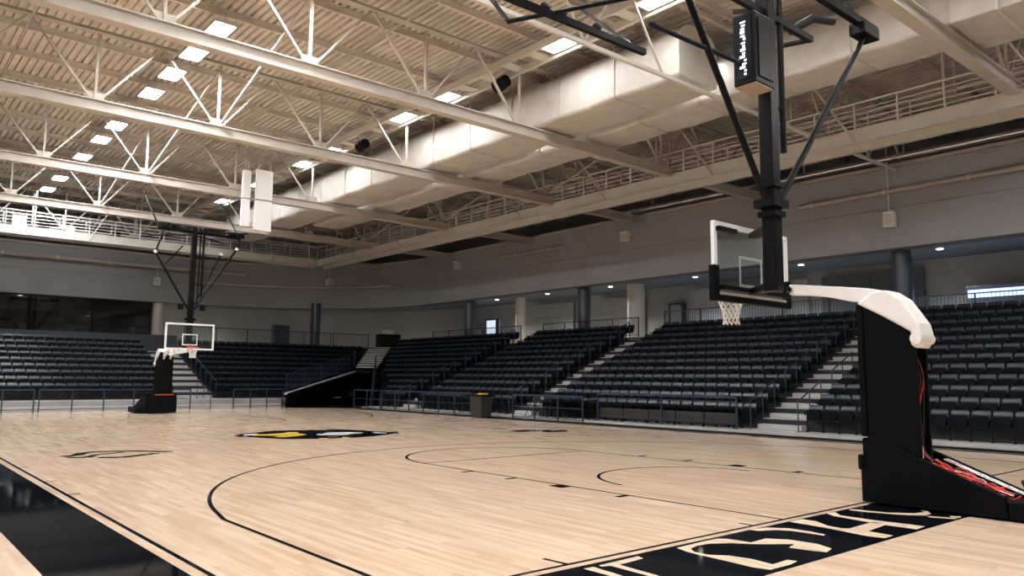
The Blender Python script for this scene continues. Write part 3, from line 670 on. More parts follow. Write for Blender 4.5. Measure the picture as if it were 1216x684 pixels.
for i, s in enumerate(seats):
    u, v, d = px((s[0], s[1], s[2]+.5))
    hid = (1024 < u < 1090 and s[1] < 12.3)      # wholly behind the portable hoop tower
    if -5 < u < 1222 and not hid: cand.append((d, i))
cand.sort(); pick = set(i for d, i in cand[:300])
root0 = None
for i in sorted(pick):
    x, y, z, r, lab, e = seats[i]
    if root0 is None:
        root0 = thing('arena_chair', None, None, (0, 0, 0)); proto = []
        for nm, b_, m_ in (('backrest', SB, 'seat'), ('back_top_highlight', ST, 'seattop'), ('seat_pan', SP, 'seatpan'), ('leg', SL, 'seatframe'), ('armrest', SA, 'seatframe')):
            proto.append(build(nm, b_, M[m_], root0))
        o = root0
    else:
        o = root0.copy(); COL.objects.link(o)
        for p_ in proto: dup(p_, o)
    o.location = (x, y, z); o.rotation_euler = (0, 0, r)
    tag(o, lab, 'chair', 'folding arena chairs in the right stand')
rest = MB()
allv = []; allf = []; mi = []
base = 0
for i, (x, y, z, r, lab, e) in enumerate(seats):
    if i in pick: continue
    c, s = math.cos(r), math.sin(r)
    for part, m_ in ((SB, 0), (ST, 3), (SP, 1), (SL, 2), (SA, 2)):
        for v in part.v: allv.append((x + c*v.x - s*v.y, y + s*v.x + c*v.y, z + v.z))
        for f in part.f: allf.append([q_ + base for q_ in f]); mi.append(m_)
        base += len(part.v)
me = bpy.data.meshes.new('distant_chairs'); me.from_pydata(allv, [], allf)
for m_ in ('seat', 'seatpan', 'seatframe', 'seattop'): me.materials.append(M[m_])
me.polygons.foreach_set('material_index', mi)
bm = bmesh.new(); bm.from_mesh(me); bmesh.ops.recalc_face_normals(bm, faces=bm.faces); bm.to_mesh(me); bm.free()
o = bpy.data.objects.new('distant_chairs', me); COL.objects.link(o)
tag(o, 'rows of dark folding seats filling the far and upper parts of both stands', 'seats', kind='stuff')
# ---------------------------------------------------------------- rails
def front_rail(lab, p, q_, h=1.0, step=1.25, mids=(.12, .55), slant=0, z0=0):
    a = Vector((*p, z0)); b = Vector((*q_, z0)); L = (b-a).length; d = (b-a)/L
    t = thing('barrier_rail', lab, 'railing', tuple(a), group='barrier rails round the court')
    q = MB(); q.bar(a+Vector((0,0,h)), b+Vector((0,0,h)), .06, .075); build('top_rail', q, M['rail'], t)
    for m_ in mids: q = MB(); q.bar(a+Vector((0,0,m_)), b+Vector((0,0,m_)), .025, .03); build('mid_rail', q, M['rail'], t)
    n = max(1, round(L/step))
    for i in range(n+1):
        c = a + d*(L*i/n); q = MB(); q.bar(c, c+Vector((0,0,h)), .05, .05); build('post', q, M['rail'], t)
    return t
front_rail('blue-black barrier rail before the right stand nearest the tunnel', (20.9, 34.9), (20.9, 37.6))
front_rail('blue-black barrier rail left of the grey bin', (20.9, 27.2), (20.9, 34.7))
front_rail('blue-black barrier rail right of the grey bin', (20.9, 20.4), (20.9, 24.4))
front_rail('blue-black barrier rail ending at the near aisle stairs', (21.5, 14.2), (21.5, 20.2), step=3.0, mids=(.85, .2), z0=.12)
front_rail('blue-black barrier rail at the left foot of the far stand', (-8, 40.4), (6.4, 40.4))
front_rail('blue-black barrier rail behind the far portable hoop', (6.6, 40.4), (13.2, 40.4))
front_rail('blue-black barrier rail between far stairs and tunnel', (15.4, 40.4), (18.1, 40.4), step=.9)
def picket_rail(lab, pts3, h=1.0, group='picket guard rails', sp=.13, m='rail'):
    """pts3: list of 3-D base points"""
    pts = [Vector(p) for p in pts3]; t = thing('guard_rail', lab, 'railing', tuple(pts[0]), group=group)
    q = MB(); q2 = MB(); q3 = MB()
    for a, b in zip(pts, pts[1:]):
        L = (b-a).length; d = (b-a)/L
        q.bar(a+Vector((0,0,h)), b+Vector((0,0,h)), .05, .05); q2.bar(a+Vector((0,0,.1)), b+Vector((0,0,.1)), .03, .03)
        n = int(L/sp)
        for i in range(1, n): c = a+d*(L*i/n); q3.bar(c+Vector((0,0,.1)), c+Vector((0,0,h)), .016, .016)
        n = max(1, round(L/2.0))
        for i in range(n+1): c = a+d*(L*i/n); qq = MB(); qq.bar(c, c+Vector((0,0,h+.02)), .05, .05); build('post', qq, M[m], t)
    build('top_rail', q, M[m], t); build('bottom_rail', q2, M[m], t); build('pickets', q3, M[m], t, kind='stuff')
    return t
ZR = ZC
picket_rail('picket rail above the seats at the right edge, right of the big column', [(30.75, 2.5, ZR), (30.75, 12.2, ZR)])
picket_rail('picket rail above the seats between the near hoop and big column', [(30.75, 13.6, ZR+.1), (30.75, 24.3, ZR+.1)], h=1.1)
picket_rail('picket rail above the seats left of the middle aisle', [(30.75, 26.0, ZR), (30.75, 33.2, ZR)])
picket_rail('picket rail above the seats past the third aisle', [(30.75, 35.2, ZR), (30.75, 44.5, ZR)])
picket_rail('picket rail above the corner seats right of the far column', [(26.7, 51.4, ZR), (29.4, 51.0, ZR)])
picket_rail('long picket rail above the far seats right of the far hoop', [(16.2, 51.4, ZR), (26.5, 51.4, ZR)])
picket_rail('sloping picket rail down the left edge of the tunnel', [(18.3, 40.5, .85), (24.3, 44.1, 2.15), (25.0, 45.0, 2.45)], h=.95)
picket_rail('sloping picket rail down the right edge of the tunnel', [(21.8, 37.2, .75), (25.3, 42.9, 2.1)], h=.95)
# aisle hand rails
def hand_rail(lab, a, b, h=.9, n=5, loop=True, grp='aisle hand rails'):
    a = Vector(a); b = Vector(b); t = thing('hand_rail', lab, 'railing', tuple(a), group=grp)
    H = Vector((0, 0, h)); q = MB(); q.tube([a+H*.3, a+H*.95, a+H, a+(b-a)*.02+H, b+H], .022, 6); build('top_rail', q, M['rail'], t)
    for i in range(n+1):
        c = a+(b-a)*(i/n); q = MB(); q.tube([c, c+H], .02, 6); build('post', q, M['rail'], t)
    return t
for lab, y in (('near aisle stairs, right side', 12.3), ('near aisle stairs, left side', 13.92), ('middle aisle stairs, left side', 25.75), ('third aisle stairs, left side', 34.65)):
    for k in (0, 3, 6, 9):
        hand_rail('dark tube hand rail on %s, %s from the court' % (lab, ordinal(k//3+1)), (RX(k)+.1, y, RZ(k)), (RX(k+2)+.1, y, RZ(k+2)), n=2)
hand_rail('long blue-black hand rail down the right side of the far stairs', (15.25, EY(0), EZ(0)), (15.25, EY(8), EZ(8)), n=8)
hand_rail('short dark hand rail at the foot of the far stairs', (14.25, 40.5, 0), (14.25, 42.6, .5), n=2)
# ledge and suites at the far left
q = MB(); q.box((-9.4, 51.15, 3.2), (15.7, 51.55, 4.22)); build('ledge_wall', q, M['ledge'], None, 'dark ledge wall above the far left seats under the suites', 'ledge')
for i in range(6):
    x0 = -6.2 + i*3.65; x1 = x0 + 3.55
    w = build('window_%d' % (i+1), MB().box((x0, 57.02, ZC+.3), (x1, 57.04, ZS+.25)), M['glass_dark'], kind='structure')
    q = MB(); q.box((x0-.08, 56.95, ZC), (x0, 57.1, ZS+.3)); q.box((x1, 56.95, ZC), (x1+.05, 57.1, ZS+.3)); q.box((x0, 56.95, ZC+.2), (x1, 57.1, ZC+.3)); q.box((x0, 56.97, 5.0), (x1, 57.08, 5.05)); build('window_frame', q, M['black'], w)
q = MB(); q.box((-9.5, 60.6, ZC), (15.6, 60.8, ZS+.4)); build('wall_suites', q, M['wall_dark'], kind='structure')
q = MB(); q.box((15.6, 57.0, ZC), (15.8, 60.8, ZS+.4)); build('wall_suite_end', q, M['wall_dark'], kind='structure')
rnd = random.Random(11)
for i, (x, w, h, m_) in enumerate(((-1.5, .9, 1.1, 'black'), (2.2, 1.3, 1.5, 'bin'), (5.6, .8, 1.9, 'tan'), (8.4, .5, 1.2, 'white'), (9.5, 1.7, 2.0, 'black'), (12.6, 1.1, .9, 'tan'), (14.3, 1.2, 2.1, 'black'))):
    t = thing('suite_cabinet', '%s %s standing behind the dark suite glass, %s from the left' % ({'black': 'black', 'bin': 'charcoal', 'tan': 'brown', 'white': 'white'}[m_], 'cabinet', ordinal(i+1)), 'cabinet', (x, 59.2, ZC), group='furniture inside the suites')
    q = MB(); q.box((x-w/2, 58.9, ZC), (x+w/2, 59.5, ZC+h)); build('body', q, M[m_], t, bevel=.01)
    q = MB(); q.box((x-w/2+.03, 58.87, ZC+.1), (x-.01, 58.9, ZC+h-.05)); build('door', q, M[m_], t)
    q = MB(); q.box((x+.01, 58.87, ZC+.1), (x+w/2-.03, 58.9, ZC+h-.05)); build('door', q, M[m_], t)
for i, x in enumerate((0.5, 7.2, 11.5)):
    q = MB(); q.box((x-.5, 60.5, 5.2), (x+.5, 60.58, 5.75)); q.box((x-.46, 60.48, 5.24), (x+.46, 60.5, 5.71))
    build('suite_screen', q, M['blueglow'] if i == 0 else M['black'], None, 'wall screen inside the suites, %s from the left' % ordinal(i+1), 'screen', group='screens inside the suites')
# columns
for i, (x, y, m_, lab, r) in enumerate(((31.15, 12.9, 'column', 'big blue-grey round column behind the portable hoop', .36), (31.2, 30.3, 'column', 'blue-grey round column in the middle of the right concourse', .36),
    (31.2, 40.9, 'column', 'blue-grey round column near the curved corner', .36), (25.9, 52.7, 'column', 'blue-grey round column above the far seats', .36),
    (16.1, 56.95, 'steel_pale', 'pale round column left of the far hoop mast', .36), (34.0, 28.9, 'steel_pale', 'pale thick round column at the back of the right concourse', .5), (34.2, 39.2, 'steel_pale', 'pale round column farther along the concourse back', .35))):
    t = thing('column', lab, 'column', (x, y, ZC), group='concourse columns')
    q = MB(); q.tube([(x, y, ZC-.3), (x, y, ZS+.3)], r, 24, caps=False); build('shaft', q, M[m_], t)
    q = MB(); q.tube([(x, y, ZC), (x, y, ZC+.12)], r+.04, 24); build('base_ring', q, M[m_], t)
# concourse wall panels, doors, downlights
k = 0
for y0, y1, m_ in ((4, 9, 'wall_dark'), (14, 19, 'wall_dark'), (19.5, 27, 'wall'), (30, 34, 'wall_warm'), (36, 40, 'wall')):
    k += 1; q = MB(); n = int((y1-y0)/1.2)
    t = thing('wall_panelling', 'concourse back wall panelling, %s bay from the right' % ordinal(k), 'panelling', (36.0, (y0+y1)/2, ZC), group='concourse panelling')
    for i in range(n):
        for jj in range(3):
            q = MB(); a = y0+i*1.2; q.box((36.0, a+.01, ZC+.05+jj*.95), (36.12, a+1.19, ZC+.98+jj*.95)); build('panel', q, M[m_], t)
for i, (nm, lab, a, b, m_) in enumerate((('door_1', None, (36.0, 44.0, ZC), (36.2, 45.1, ZC+2.1), 'door_lit'), ('door_2', None, (35.95, 27.2, ZC), (36.25, 28.0, ZC+2.1), 'wall_warm'))):
    q = MB(); q.box(a, b); d = build(nm, q, M[m_], kind='structure')
    q = MB(); q.box((a[0]-.05, a[1]-.1, ZC), (b[0], a[1], b[2]+.1)); q.box((a[0]-.05, b[1], ZC), (b[0], b[1]+.1, b[2]+.1)); q.box((a[0]-.05, a[1], b[2]), (b[0], b[1], b[2]+.1)); build('door_frame', q, M['column'], d)
t = thing('notice_cabinet', 'blue metal cabinet left of the column above the far seats', 'cabinet', (24.6, 55.8, ZC)); q = MB(); q.box((24.0, 55.5, ZC), (25.2, 56.1, ZC+1.7)); build('body', q, M['column'], t, bevel=.02); q = MB(); q.box((24.05, 55.47, ZC+.1), (24.58, 55.5, ZC+1.6)); build('door', q, M['column'], t); q = MB(); q.box((24.62, 55.47, ZC+.1), (25.15, 55.5, ZC+1.6)); build('door', q, M['column'], t)
t = thing('kiosk', 'black kiosk box at the head of the corner stairs', 'kiosk', (30.6, 50.2, ZC)); q = MB(); q.box((29.9, 49.7, ZC-.1), (31.4, 50.8, ZC+1.05)); build('body', q, M['black'], t, bevel=.03)
q = MB(); q.box((30.3, 50.0, ZC+1.05), (31.0, 50.5, ZC+1.4)); build('monitor', q, M['steel_pale'], t)
i = 0
for x, y in [(33.6, v) for v in (6.5, 12.4, 18.5, 24.5, 30.5, 35.9, 41.0)] + [(31.2, 50.5), (27, 55.5), (21, 59.3), (17.5, 59.3)]:
    i += 1; t = thing('downlight', 'round recessed concourse downlight, %s from the right' % ordinal(i), 'lamp', (x, y, ZS+.27), group='concourse downlights')
    q = MB(); q.tube([(x, y, ZS+.285), (x, y, ZS+.30)], .16, 16); build('trim_ring', q, M['white'], t)
    q = MB(); q.tube([(x, y, ZS+.270), (x, y, ZS+.284)], .12, 16); build('lens', q, M['lamp_small'], t)
    l = bpy.data.lights.new('downlight', 'SPOT'); l.energy = CONC_W * 4; l.spot_size = 2.2; l.spot_blend = .8; l.shadow_soft_size = .12; l.color = (.9, .95, 1) if y < 30 else (1, .93, .82)
    lo = bpy.data.objects.new('downlight_bulb', l); COL.objects.link(lo); lo.parent = t; lo.location = (0, 0, -.03)
# arcade-like vending / display units in the concourse right edge
for i, (y, w, h) in enumerate(((10.9, 2.2, 1.75), (8.0, .6, 2.0))):
    t = thing('display_counter', ['glowing blue-white display counter behind the right picket rail', 'tall glowing display cabinet at the right concourse edge'][i], 'display', (35.2, y, ZC), group='concourse displays')
    q = MB(); q.box((35.0, y-w/2, ZC), (35.8, y+w/2, ZC+h)); build('body', q, M['column'], t, bevel=.02)
    q = MB(); q.box((34.97, y-w/2+.08, ZC+h*.72), (35.0, y+w/2-.08, ZC+h*.9)); build('lit_header', q, M['blueglow'], t)

# ---------------------------------------------------------------- hoops
def hung_hoop(lab, xc, yb, s, mx, my, zlow, braces, top, clock, frame_dark):
    """board centre xc at Y=yb, playing side towards s; mast at mx,my"""
    t = thing('hanging_hoop', lab, 'basketball hoop', (mx, my, zlow), group='ceiling hung hoops')
    z0, z1, hw = zlow, zlow+1.17, 1.06
    q = MB(); q.box((xc-hw+.05, yb-.012, z0+.05), (xc+hw-.05, yb+.012, z1-.05)); build('backboard_glass', q, M['glass'], t)
    q = MB(); fw = .075
    for a, b in (((xc-hw, z0), (xc-hw+fw, z1)), ((xc+hw-fw, z0), (xc+hw, z1)), ((xc-hw+fw, z1-fw), (xc+hw-fw, z1)), ((xc-hw+fw, z0), (xc+hw-fw, z0+fw))):
        q.box((a[0], yb-.03, a[1]), (b[0], yb+.03, b[1]))
    fr = build('backboard_frame', q, M['white'], t, label='white backboard frame')
    q = MB(); w = .045; tx, tz0, tz1 = .33, z0+.2, z0+.70
    for a, b in (((xc-tx, tz0), (xc-tx+w, tz1)), ((xc+tx-w, tz0), (xc+tx, tz1)), ((xc-tx+w, tz1-w), (xc+tx-w, tz1)), ((xc-tx+w, tz0), (xc+tx-w, tz0+w))):
        q.box((a[0], yb+s*.014, a[1]), (b[0], yb+s*.018, b[1]))
    build('target_square', q, M['white'], t, label='white target square')
    if frame_dark:
        q = MB(); q.box((xc-hw-.03, yb-.05, z0-.07), (xc+hw+.03, yb+.05, z0+.03)); q.box((xc-hw-.05, yb-.055, z0-.07), (xc-hw+.10, yb+.055, z0+.48)); q.box((xc+hw-.08, yb-.055, z0-.07), (xc+hw+.05, yb+.055, z0+.40)); build('edge_padding', q, M['blackpad'], t, bevel=.02)
        q = MB(); q.box((xc-hw+.05, yb-s*.03, z1-.16), (mx, yb-s*.10, z1-.09)); q.box((xc-hw+.12, yb-s*.03, z0+.10), (xc+hw-.1, yb-s*.12, z0+.17)); build('support_channel', q, M['black'], t)
    rz = z0 + .10; rc = (xc+.02, yb+s*.42, rz)
    q = MB(); q.tube([(rc[0]+.235*math.cos(a), rc[1]+.235*math.sin(a), rz) for a in [2*PI*i/32 for i in range(32)]], .011, 8, closed=True)
    q.box((xc-.11, yb+s*.03, rz-.13), (xc+.15, yb+s*.05, rz+.06)); q.bar((xc-.05, yb+s*.04, rz-.02), (xc-.05, yb+s*.2, rz-.01), .03); q.bar((xc+.09, yb+s*.04, rz-.02), (xc+.09, yb+s*.2, rz-.01), .03)
    build('rim', q, M['orange'], t, label='orange rim')
    q = MB(); n = 12; rows = 6
    def np_(i, j):
        a = 2*PI*(i + (.5 if j % 2 else 0))/n; r = [.23, .20, .17, .145, .13, .125, .135][j]; return (rc[0]+r*math.cos(a), rc[1]+r*math.sin(a), rz - .015 - j*.075)
    for i in range(n):
        for j in range(rows):
            q.tube([np_(i, j), np_(i, j+1)], .0075, 4, caps=False); q.tube([np_(i, j), np_(i-1 if j % 2 == 0 else i+1, j+1)], .0075, 4, caps=False)
    build('net', q, M['net'], t, label='white cord net')
    q = MB(); q.box((mx-.11, my-.11, z0+.05), (mx+.11, my+.11, top)); build('mast', q, M['black'], t, bevel=.015)
    q = MB(); d = Vector((mx-.02, my-s*-.0, 0))
    q.bar((mx, my, z0+.14), (xc, yb-s*.05, z0+.14), .2, .1); build('mounting_arm', q, M['black'], t); q = MB(); q.bar((mx, my, z1-.12), (xc, yb-s*.05, z1-.12), .16, .08); build('mounting_arm', q, M['black'], t)
    q = MB(); zc = z0 + 1.38; q.box((mx-.20, my-.18, zc-.06), (mx+.20, my+.18, zc+.06)); q.box((mx-.15, my-.15, zc-.2), (mx+.15, my+.15, zc-.12)); q.box((mx-.15, my-.15, zc+.25), (mx+.15, my+.15, zc+.31)); build('collar', q, M['black'], t)
    for dx in (-.0,): 
        q = MB(); q.tube([(mx+.28, my+.05, zc+.5), (mx+.30, my+.05, top)], .035, 8); build('hoist_rod', q, M['black'], t)
        q = MB(); q.tube([(mx+.44, my+.02, zc+.9), (mx+.44, my+.02, top)], .055, 8); build('hoist_rod', q, M['black'], t)
        q = MB(); q.tube([(mx+.10, my, zc+.55), (mx+.28, my+.05, zc+.55)], .03, 6); q.tube([(mx+.10, my, zc+1.6), (mx+.44, my+.02, zc+1.6)], .03, 6); build('rod_clamp', q, M['black'], t)
    for a, b, r in braces:
        q = MB(); q.tube([a, b], r, 10); build('brace', q, M['black'], t)
        q = MB(); q.tube([(b[0]-.02, b[1]-.08, b[2]+.02), (b[0]+.02, b[1]+.08, b[2]+.02)], .08, 10); build('pivot', q, M['chrome'], t)
    return t, zc
n_mx, n_my = 10.45, 6.2
TOP = 8.25
t, zc = hung_hoop('ceiling hung hoop with black-padded glass backboard, nearest the camera', 10.98, 6.9, 1, n_mx, n_my, 2.93,
    [((10.30, 6.2, 4.36), (7.62, 6.2, 8.15), .05), ((10.62, 6.2, 4.32), (13.87, 6.2, 8.05), .05)], TOP, True, True)
# support frame of the near hoop
def fb(pts, r=.05):
    for a, b in zip(pts, pts[1:]): q = MB(); q.tube([a, b], r, 8); build('support_tube', q, M['black'], t)
q = MB(); q.bar((7.4, 6.2, 8.25), (14.3, 6.2, 8.25), .12, .14); build('support_beam', q, M['black'], t)
q = MB(); q.bar((7.7, 9.75, 8.22), (11.7, 9.65, 8.22), .10, .12); build('support_beam', q, M['black'], t)
fb([(8.75, 10.45, 8.22), (9.9, 8.4, 8.3), (10.3, 6.3, 8.3)], .045); fb([(8.3, 9.9, 8.35), (7.9, 8.2, 8.3), (7.6, 6.3, 8.3)], .04)
q = MB(); q.bar((8.3, 6.2, 7.35), (11.85, 6.2, 7.35), .09, .10); build('support_beam', q, M['black'], t)
fb([(11.85, 6.2, 7.35), (12.1, 6.9, 7.55), (12.6, 7.3, 7.7)], .045); fb([(10.5, 6.2, 7.45), (11.0, 7.1, 7.9)], .04); fb([(7.65, 6.2, 6.3), (10.35, 6.2, 6.36)], .035)
q = MB(); q.tube([(12.6, 7.0, 8.0), (12.9, 6.7, 8.25), (13.3, 6.5, 8.25)], .08, 8); build('hose', q, M['cable'], t)
q = MB(); q.box((13.55, 6.05, 7.98), (14.15, 6.35, 8.2)); build('hinge_block', q, M['black'], t, bevel=.02)
for x, y in ((7.6, 6.4), (14.0, 6.4), (8.75, 10.45), (11.4, 9.66)):
    yy = 6.7 if y < 8 else 12.6
    q = MB(); q.bar((x, y, 8.25), (x, (y+yy)/2 if y > 8 else yy, ZB-.18), .06); build('roof_hanger', q, M['black'], t)
for x, yy in ((8.9, 9.72), (9.3, 9.7), (10.2, 9.68)):
    q = MB(); q.tube([(x, yy-.06, 8.30), (x+.1, yy+.02, 8.38), (x+.2, yy-.05, 8.30)], .04, 6); build('cable_clamp', q, M['cable'], t)
# shot clock
c = thing('shot_clock', 'black box shot clock with white lit digits beside the near hoop mast', 'clock', (9.98, 6.2, 5.98))
q = MB(); q.box((9.72, 5.95, 6.0), (10.24, 6.32, 7.1)); build('casing', q, M['black'], c, bevel=.02)
q = MB(); q.box((9.74, 5.96, 5.985), (10.22, 6.31, 5.999)); build('underside', q, M['tan'], c)
q = MB(); q.box((9.705, 6.0, 6.08), (9.719, 6.27, 7.02)); build('face', q, M['black'], c)
rr = random.Random(4)
for i in range(16):
    z = 6.13 + i*.054; y_ = 6.08 + .03*rr.random(); q = MB(); q.box((9.698, y_, z), (9.704, y_+.03+.07*rr.random(), z+.02+.02*rr.random())); build('digit', q, M['digits'], c)
q = MB(); q.box((9.80, 5.93, 6.1), (10.18, 5.949, 7.0)); build('rear_cover', q, M['black'], c)
q = MB(); q.box((10.18, 6.1, 6.9), (10.36, 6.2, 6.95)); q.box((10.18, 6.1, 6.2), (10.36, 6.2, 6.25)); build('bracket', q, M['black'], c)

t, zc = hung_hoop('ceiling hung hoop with white-framed glass backboard at the far end', 11.40, 35.4, -1, 11.5, 35.85, 2.82,
    [((11.42, 35.85, 4.6), (9.86, 35.85, 7.1), .045), ((11.6, 35.85, 4.6), (13.45, 35.85, 7.6), .045), ((11.6, 35.95, 4.7), (13.0, 36.6, 7.4), .035)], 8.4, False, False)
q = MB(); q.bar((9.9, 35.85, 8.2), (13.6, 35.85, 8.15), .10, .12); build('support_beam', q, M['black'], t)
fb([(9.86, 35.85, 7.1), (10.2, 35.85, 8.2)], .04); fb([(13.45, 35.85, 7.6), (13.6, 35.85, 8.15)], .04); fb([(10.3, 35.85, 6.6), (11.2, 36.5, 7.6)], .03)
fb([(10.0, 37.5, 8.1), (11.5, 36.0, 8.1), (13.4, 37.4, 8.1)], .04); fb([(10.0, 34.6, 8.2), (11.5, 35.9, 8.2), (13.5, 34.6, 8.2)], .035)
for x in (10.2, 10.6, 13.2, 13.6):
    q = MB(); q.tube([(x-.16, 35.85, 8.3), (x+.16, 35.85, 8.3)], .14, 10); build('winch_drum', q, M['black'], t)
for x in (9.95, 13.55): q = MB(); q.bar((x, 35.85, 8.2), (x, 38.6, ZB+.6), .05); build('roof_hanger', q, M['black'], t)
for x in (11.05, 12.0): q = MB(); q.tube([(x, 35.8, 4.62), (x+.01, 35.8, 4.86)], .12, 8); build('junction_box', q, M['black'], t)

# ---------------------------------------------------------------- portable hoop units
def portable(lab, x0, x1, tx0, tx1, Yf, s, near):
    """s: direction in Y going backwards (away from the court)"""
    Y = lambda d: Yf + s*d
    t = thing('portable_hoop', lab, 'basketball hoop', ((x0+x1)/2, Y(1.3), 0), group='portable hoop units')
    side = [(Y(0), 0.03), (Y(.0), .55), (Y(.12), .93), (Y(1.74), .28), (Y(1.76), .03)]
    for a, b in ((x0, x0+.07), (x1-.07, x1)):
        q = MB(); q.prism(side, 0, a, b); build('base_side_pad', q, M['blackpad'], t, bevel=.015)
    q = MB(); q.box((x0+.071, Y(.0), .03), (x1-.071, Y(.10), .88)); build('base_front_pad', q, M['blackpad'], t, bevel=.02)
    q = MB(); q.box((x0-.03, Y(-.03), .45), (x0+.06, Y(.06), .66)); build('corner_pad', q, M['blackpad'], t, bevel=.03)
    q = MB(); q.box((x0+.07, Y(.1), .09), (x1-.07, Y(2.6), .16)); build('base_tray', q, M['black'], t)
    q = MB(); q.box((x0-.02, Y(1.77), .03), (x1+.02, Y(2.6), .24)); build('ballast_box', q, M['blackpad'], t, bevel=.02)
    tw = [(Y(.12), .90), (Y(.12), 2.70), (Y(.80), 2.27), (Y(.80), .66)]
    for a, b in ((tx0, tx0+.05), (tx1-.05, tx1)):
        q = MB(); q.prism(tw, 0, a, b); build('tower_side_pad', q, M['blackpad'], t, bevel=.012)
    q = MB(); q.box((tx0-.01, Y(.02), .9), (tx1+.01, Y(.11), 2.72)); build('tower_front_pad', q, M['blackpad'], t, bevel=.02)
    q = MB(); q.tube([(tx0+.09, Y(.74), .62), (tx0+.09, Y(.74), 2.2)], .022, 8); build('hydraulic_ram', q, M['chrome'], t)
    q = MB(); q.tube([(tx0+.09, Y(.74), .66), (tx0+.09, Y(.74), .80)], .05, 8); build('ram_foot', q, M['white'], t)
    # white padded head and boom
    head = [(Y(.04), 2.73), (Y(.24), 2.87), (Y(.46), 2.89), (Y(.64), 2.76), (Y(.86), 2.42), (Y(.90), 2.24), (Y(.82), 2.08), (Y(.74), 2.14), (Y(.75), 2.31), (Y(.40), 2.53)]
    q = MB(); q.prism(head, 0, tx0-.03, tx1+.03); build('head_pad', q, M['whitepad'], t, label='white padded head cap', bevel=.03)
    q = MB(); q.tube([(tx0-.05, Y(.82), 2.22), (tx1+.05, Y(.82), 2.22)], .075, 12); build('pivot_barrel', q, M['white'], t)
    xm = (tx0+tx1)/2
    if near:
        bl = [(Y(.45), 2.88), (Y(.15), 2.95), (Y(-.35), 3.02), (Y(-1.05), 3.11), (Y(-1.05), 2.95), (Y(-.6), 2.90), (Y(-.40), 2.86), (Y(-.1), 2.78), (Y(.1), 2.75)]
        q = MB(); q.prism(bl, 0, xm-.06, xm+.06); build('boom', q, M['whitepad'], t, label='white boom reaching towards the backboard', bevel=.02)
        q = MB(); q.tube([(xm-.12, Y(-1.02), 3.02), (xm+.12, Y(-1.02), 3.02)], .05, 10); build('boom_pin', q, M['chrome'], t)
        rnd = random.Random(21)
        for i in range(7):      # cables down the tower, then over the tray
            x = tx0+.12+rnd.uniform(0, .12); pts = [(x, Y(.70), 2.05+rnd.uniform(-.05, .1))]
            for z in (1.7, 1.35, 1.0, .75): pts.append((x+rnd.uniform(-.04, .05), Y(.72+rnd.uniform(-.03, .06)), z))
            pts.append((x+.05, Y(.86), .62))
            q = MB(); q.tube(smooth(pts), .011, 6); build('cable', q, M['red'] if i % 2 else M['cable'], t, label='red cable' if i % 2 else None)
        for i in range(22):
            x = x0+.15+rnd.uniform(0, .30); pts = []
            dd = .82 + (rnd.uniform(0, .25) if i > 6 else 0); end = rnd.uniform(1.3, 1.85)
            while dd < end:
                lid = .93 - (dd-.12)*.40
                pts.append((x + rnd.uniform(-.11, .11) + (dd-.8)*.12, Y(dd), lid - .06 + rnd.uniform(-.05, .045))); dd += rnd.uniform(.10, .17)
            pts.append((pts[-1][0], Y(end+.05), .27))
            red = i % 3 != 2
            q = MB(); q.tube(smooth(pts), .013 if red else .011, 6); build('cable', q, M['red'] if red else (M['chrome'] if i % 6 == 5 else M['cable']), t, label='tangled red cable' if red else None)
        q = MB(); q.prism([(Y(.80), .55), (Y(1.74), .20), (Y(1.74), .16), (Y(.80), .16)], 0, x0+.10, x1-.30); build('machinery_cover', q, M['black'], t)
        for a in (.0, .09):
            q = MB(); q.tube([(x1-.16-a, Y(.85), .62), (x1-.14-a, Y(1.75), .26), (x1-.1-a, Y(2.1), .3)], .018, 8); build('control_rod', q, M['chrome'], t)
        q = MB(); q.tube([(x1+.1, Y(1.7), .30), (x1+.25, Y(1.62), .36), (x1+.5, Y(1.62), .34), (x1+.8, Y(1.75), .26), (x1+1.1, Y(2.0), .05)], .035, 8); q.tube([(x1+.05, Y(2.0), .28), (x1+.4, Y(1.75), .36), (x1+.8, Y(1.9), .30)], .03, 8); build('hose_loop', q, M['cable'], t)
        for x in (x0+.15, x1-.15): q = MB(); q.tube([(x-.04, Y(2.45), .08), (x+.04, Y(2.45), .08)], .078, 14); build('wheel', q, M['black'], t)
    else:
        bl = [(Y(.7), 2.25), (Y(.55), 2.62), (Y(.1), 2.72), (Y(-.75), 2.84), (Y(-.75), 2.72), (Y(-.1), 2.52), (Y(.25), 2.2)]
        q = MB(); q.prism(bl, 0, xm-.18, xm-.10); q.prism(bl, 0, xm+.10, xm+.18); build('boom', q, M['whitepad'], t, label='white twin boom reaching towards the backboard', bevel=.01)
        q = MB(); q.bar((xm, Y(-.2), 2.66), (x1+.1, Y(-.75), 2.80), .10, .16); build('boom_brace', q, M['whitepad'], t)
        q = MB(); q.prism([(x0+.05, .04), (x1-.05, .04), (x1-.12, .86), (x0+.22, .86)], 1, Y(-.03), Y(-.005)); build('front_apron', q, M['blackpad'], t)
        q = MB(); q.box((x0+.38, Y(-.045), .82), (x1-.16, Y(-.033), .85)); build('orange_stripe', q, M['orange'], t)
        q = MB(); q.box((x0-.25, Y(.5), .03), (x0-.02, Y(1.6), .22)); build('side_weight', q, M['blackpad'], t, bevel=.02)
        for x in (x0+.15, x1-.15): q = MB(); q.tube([(x-.04, Y(2.45), .08), (x+.04, Y(2.45), .08)], .078, 14); build('wheel', q, M['black'], t)
    return t
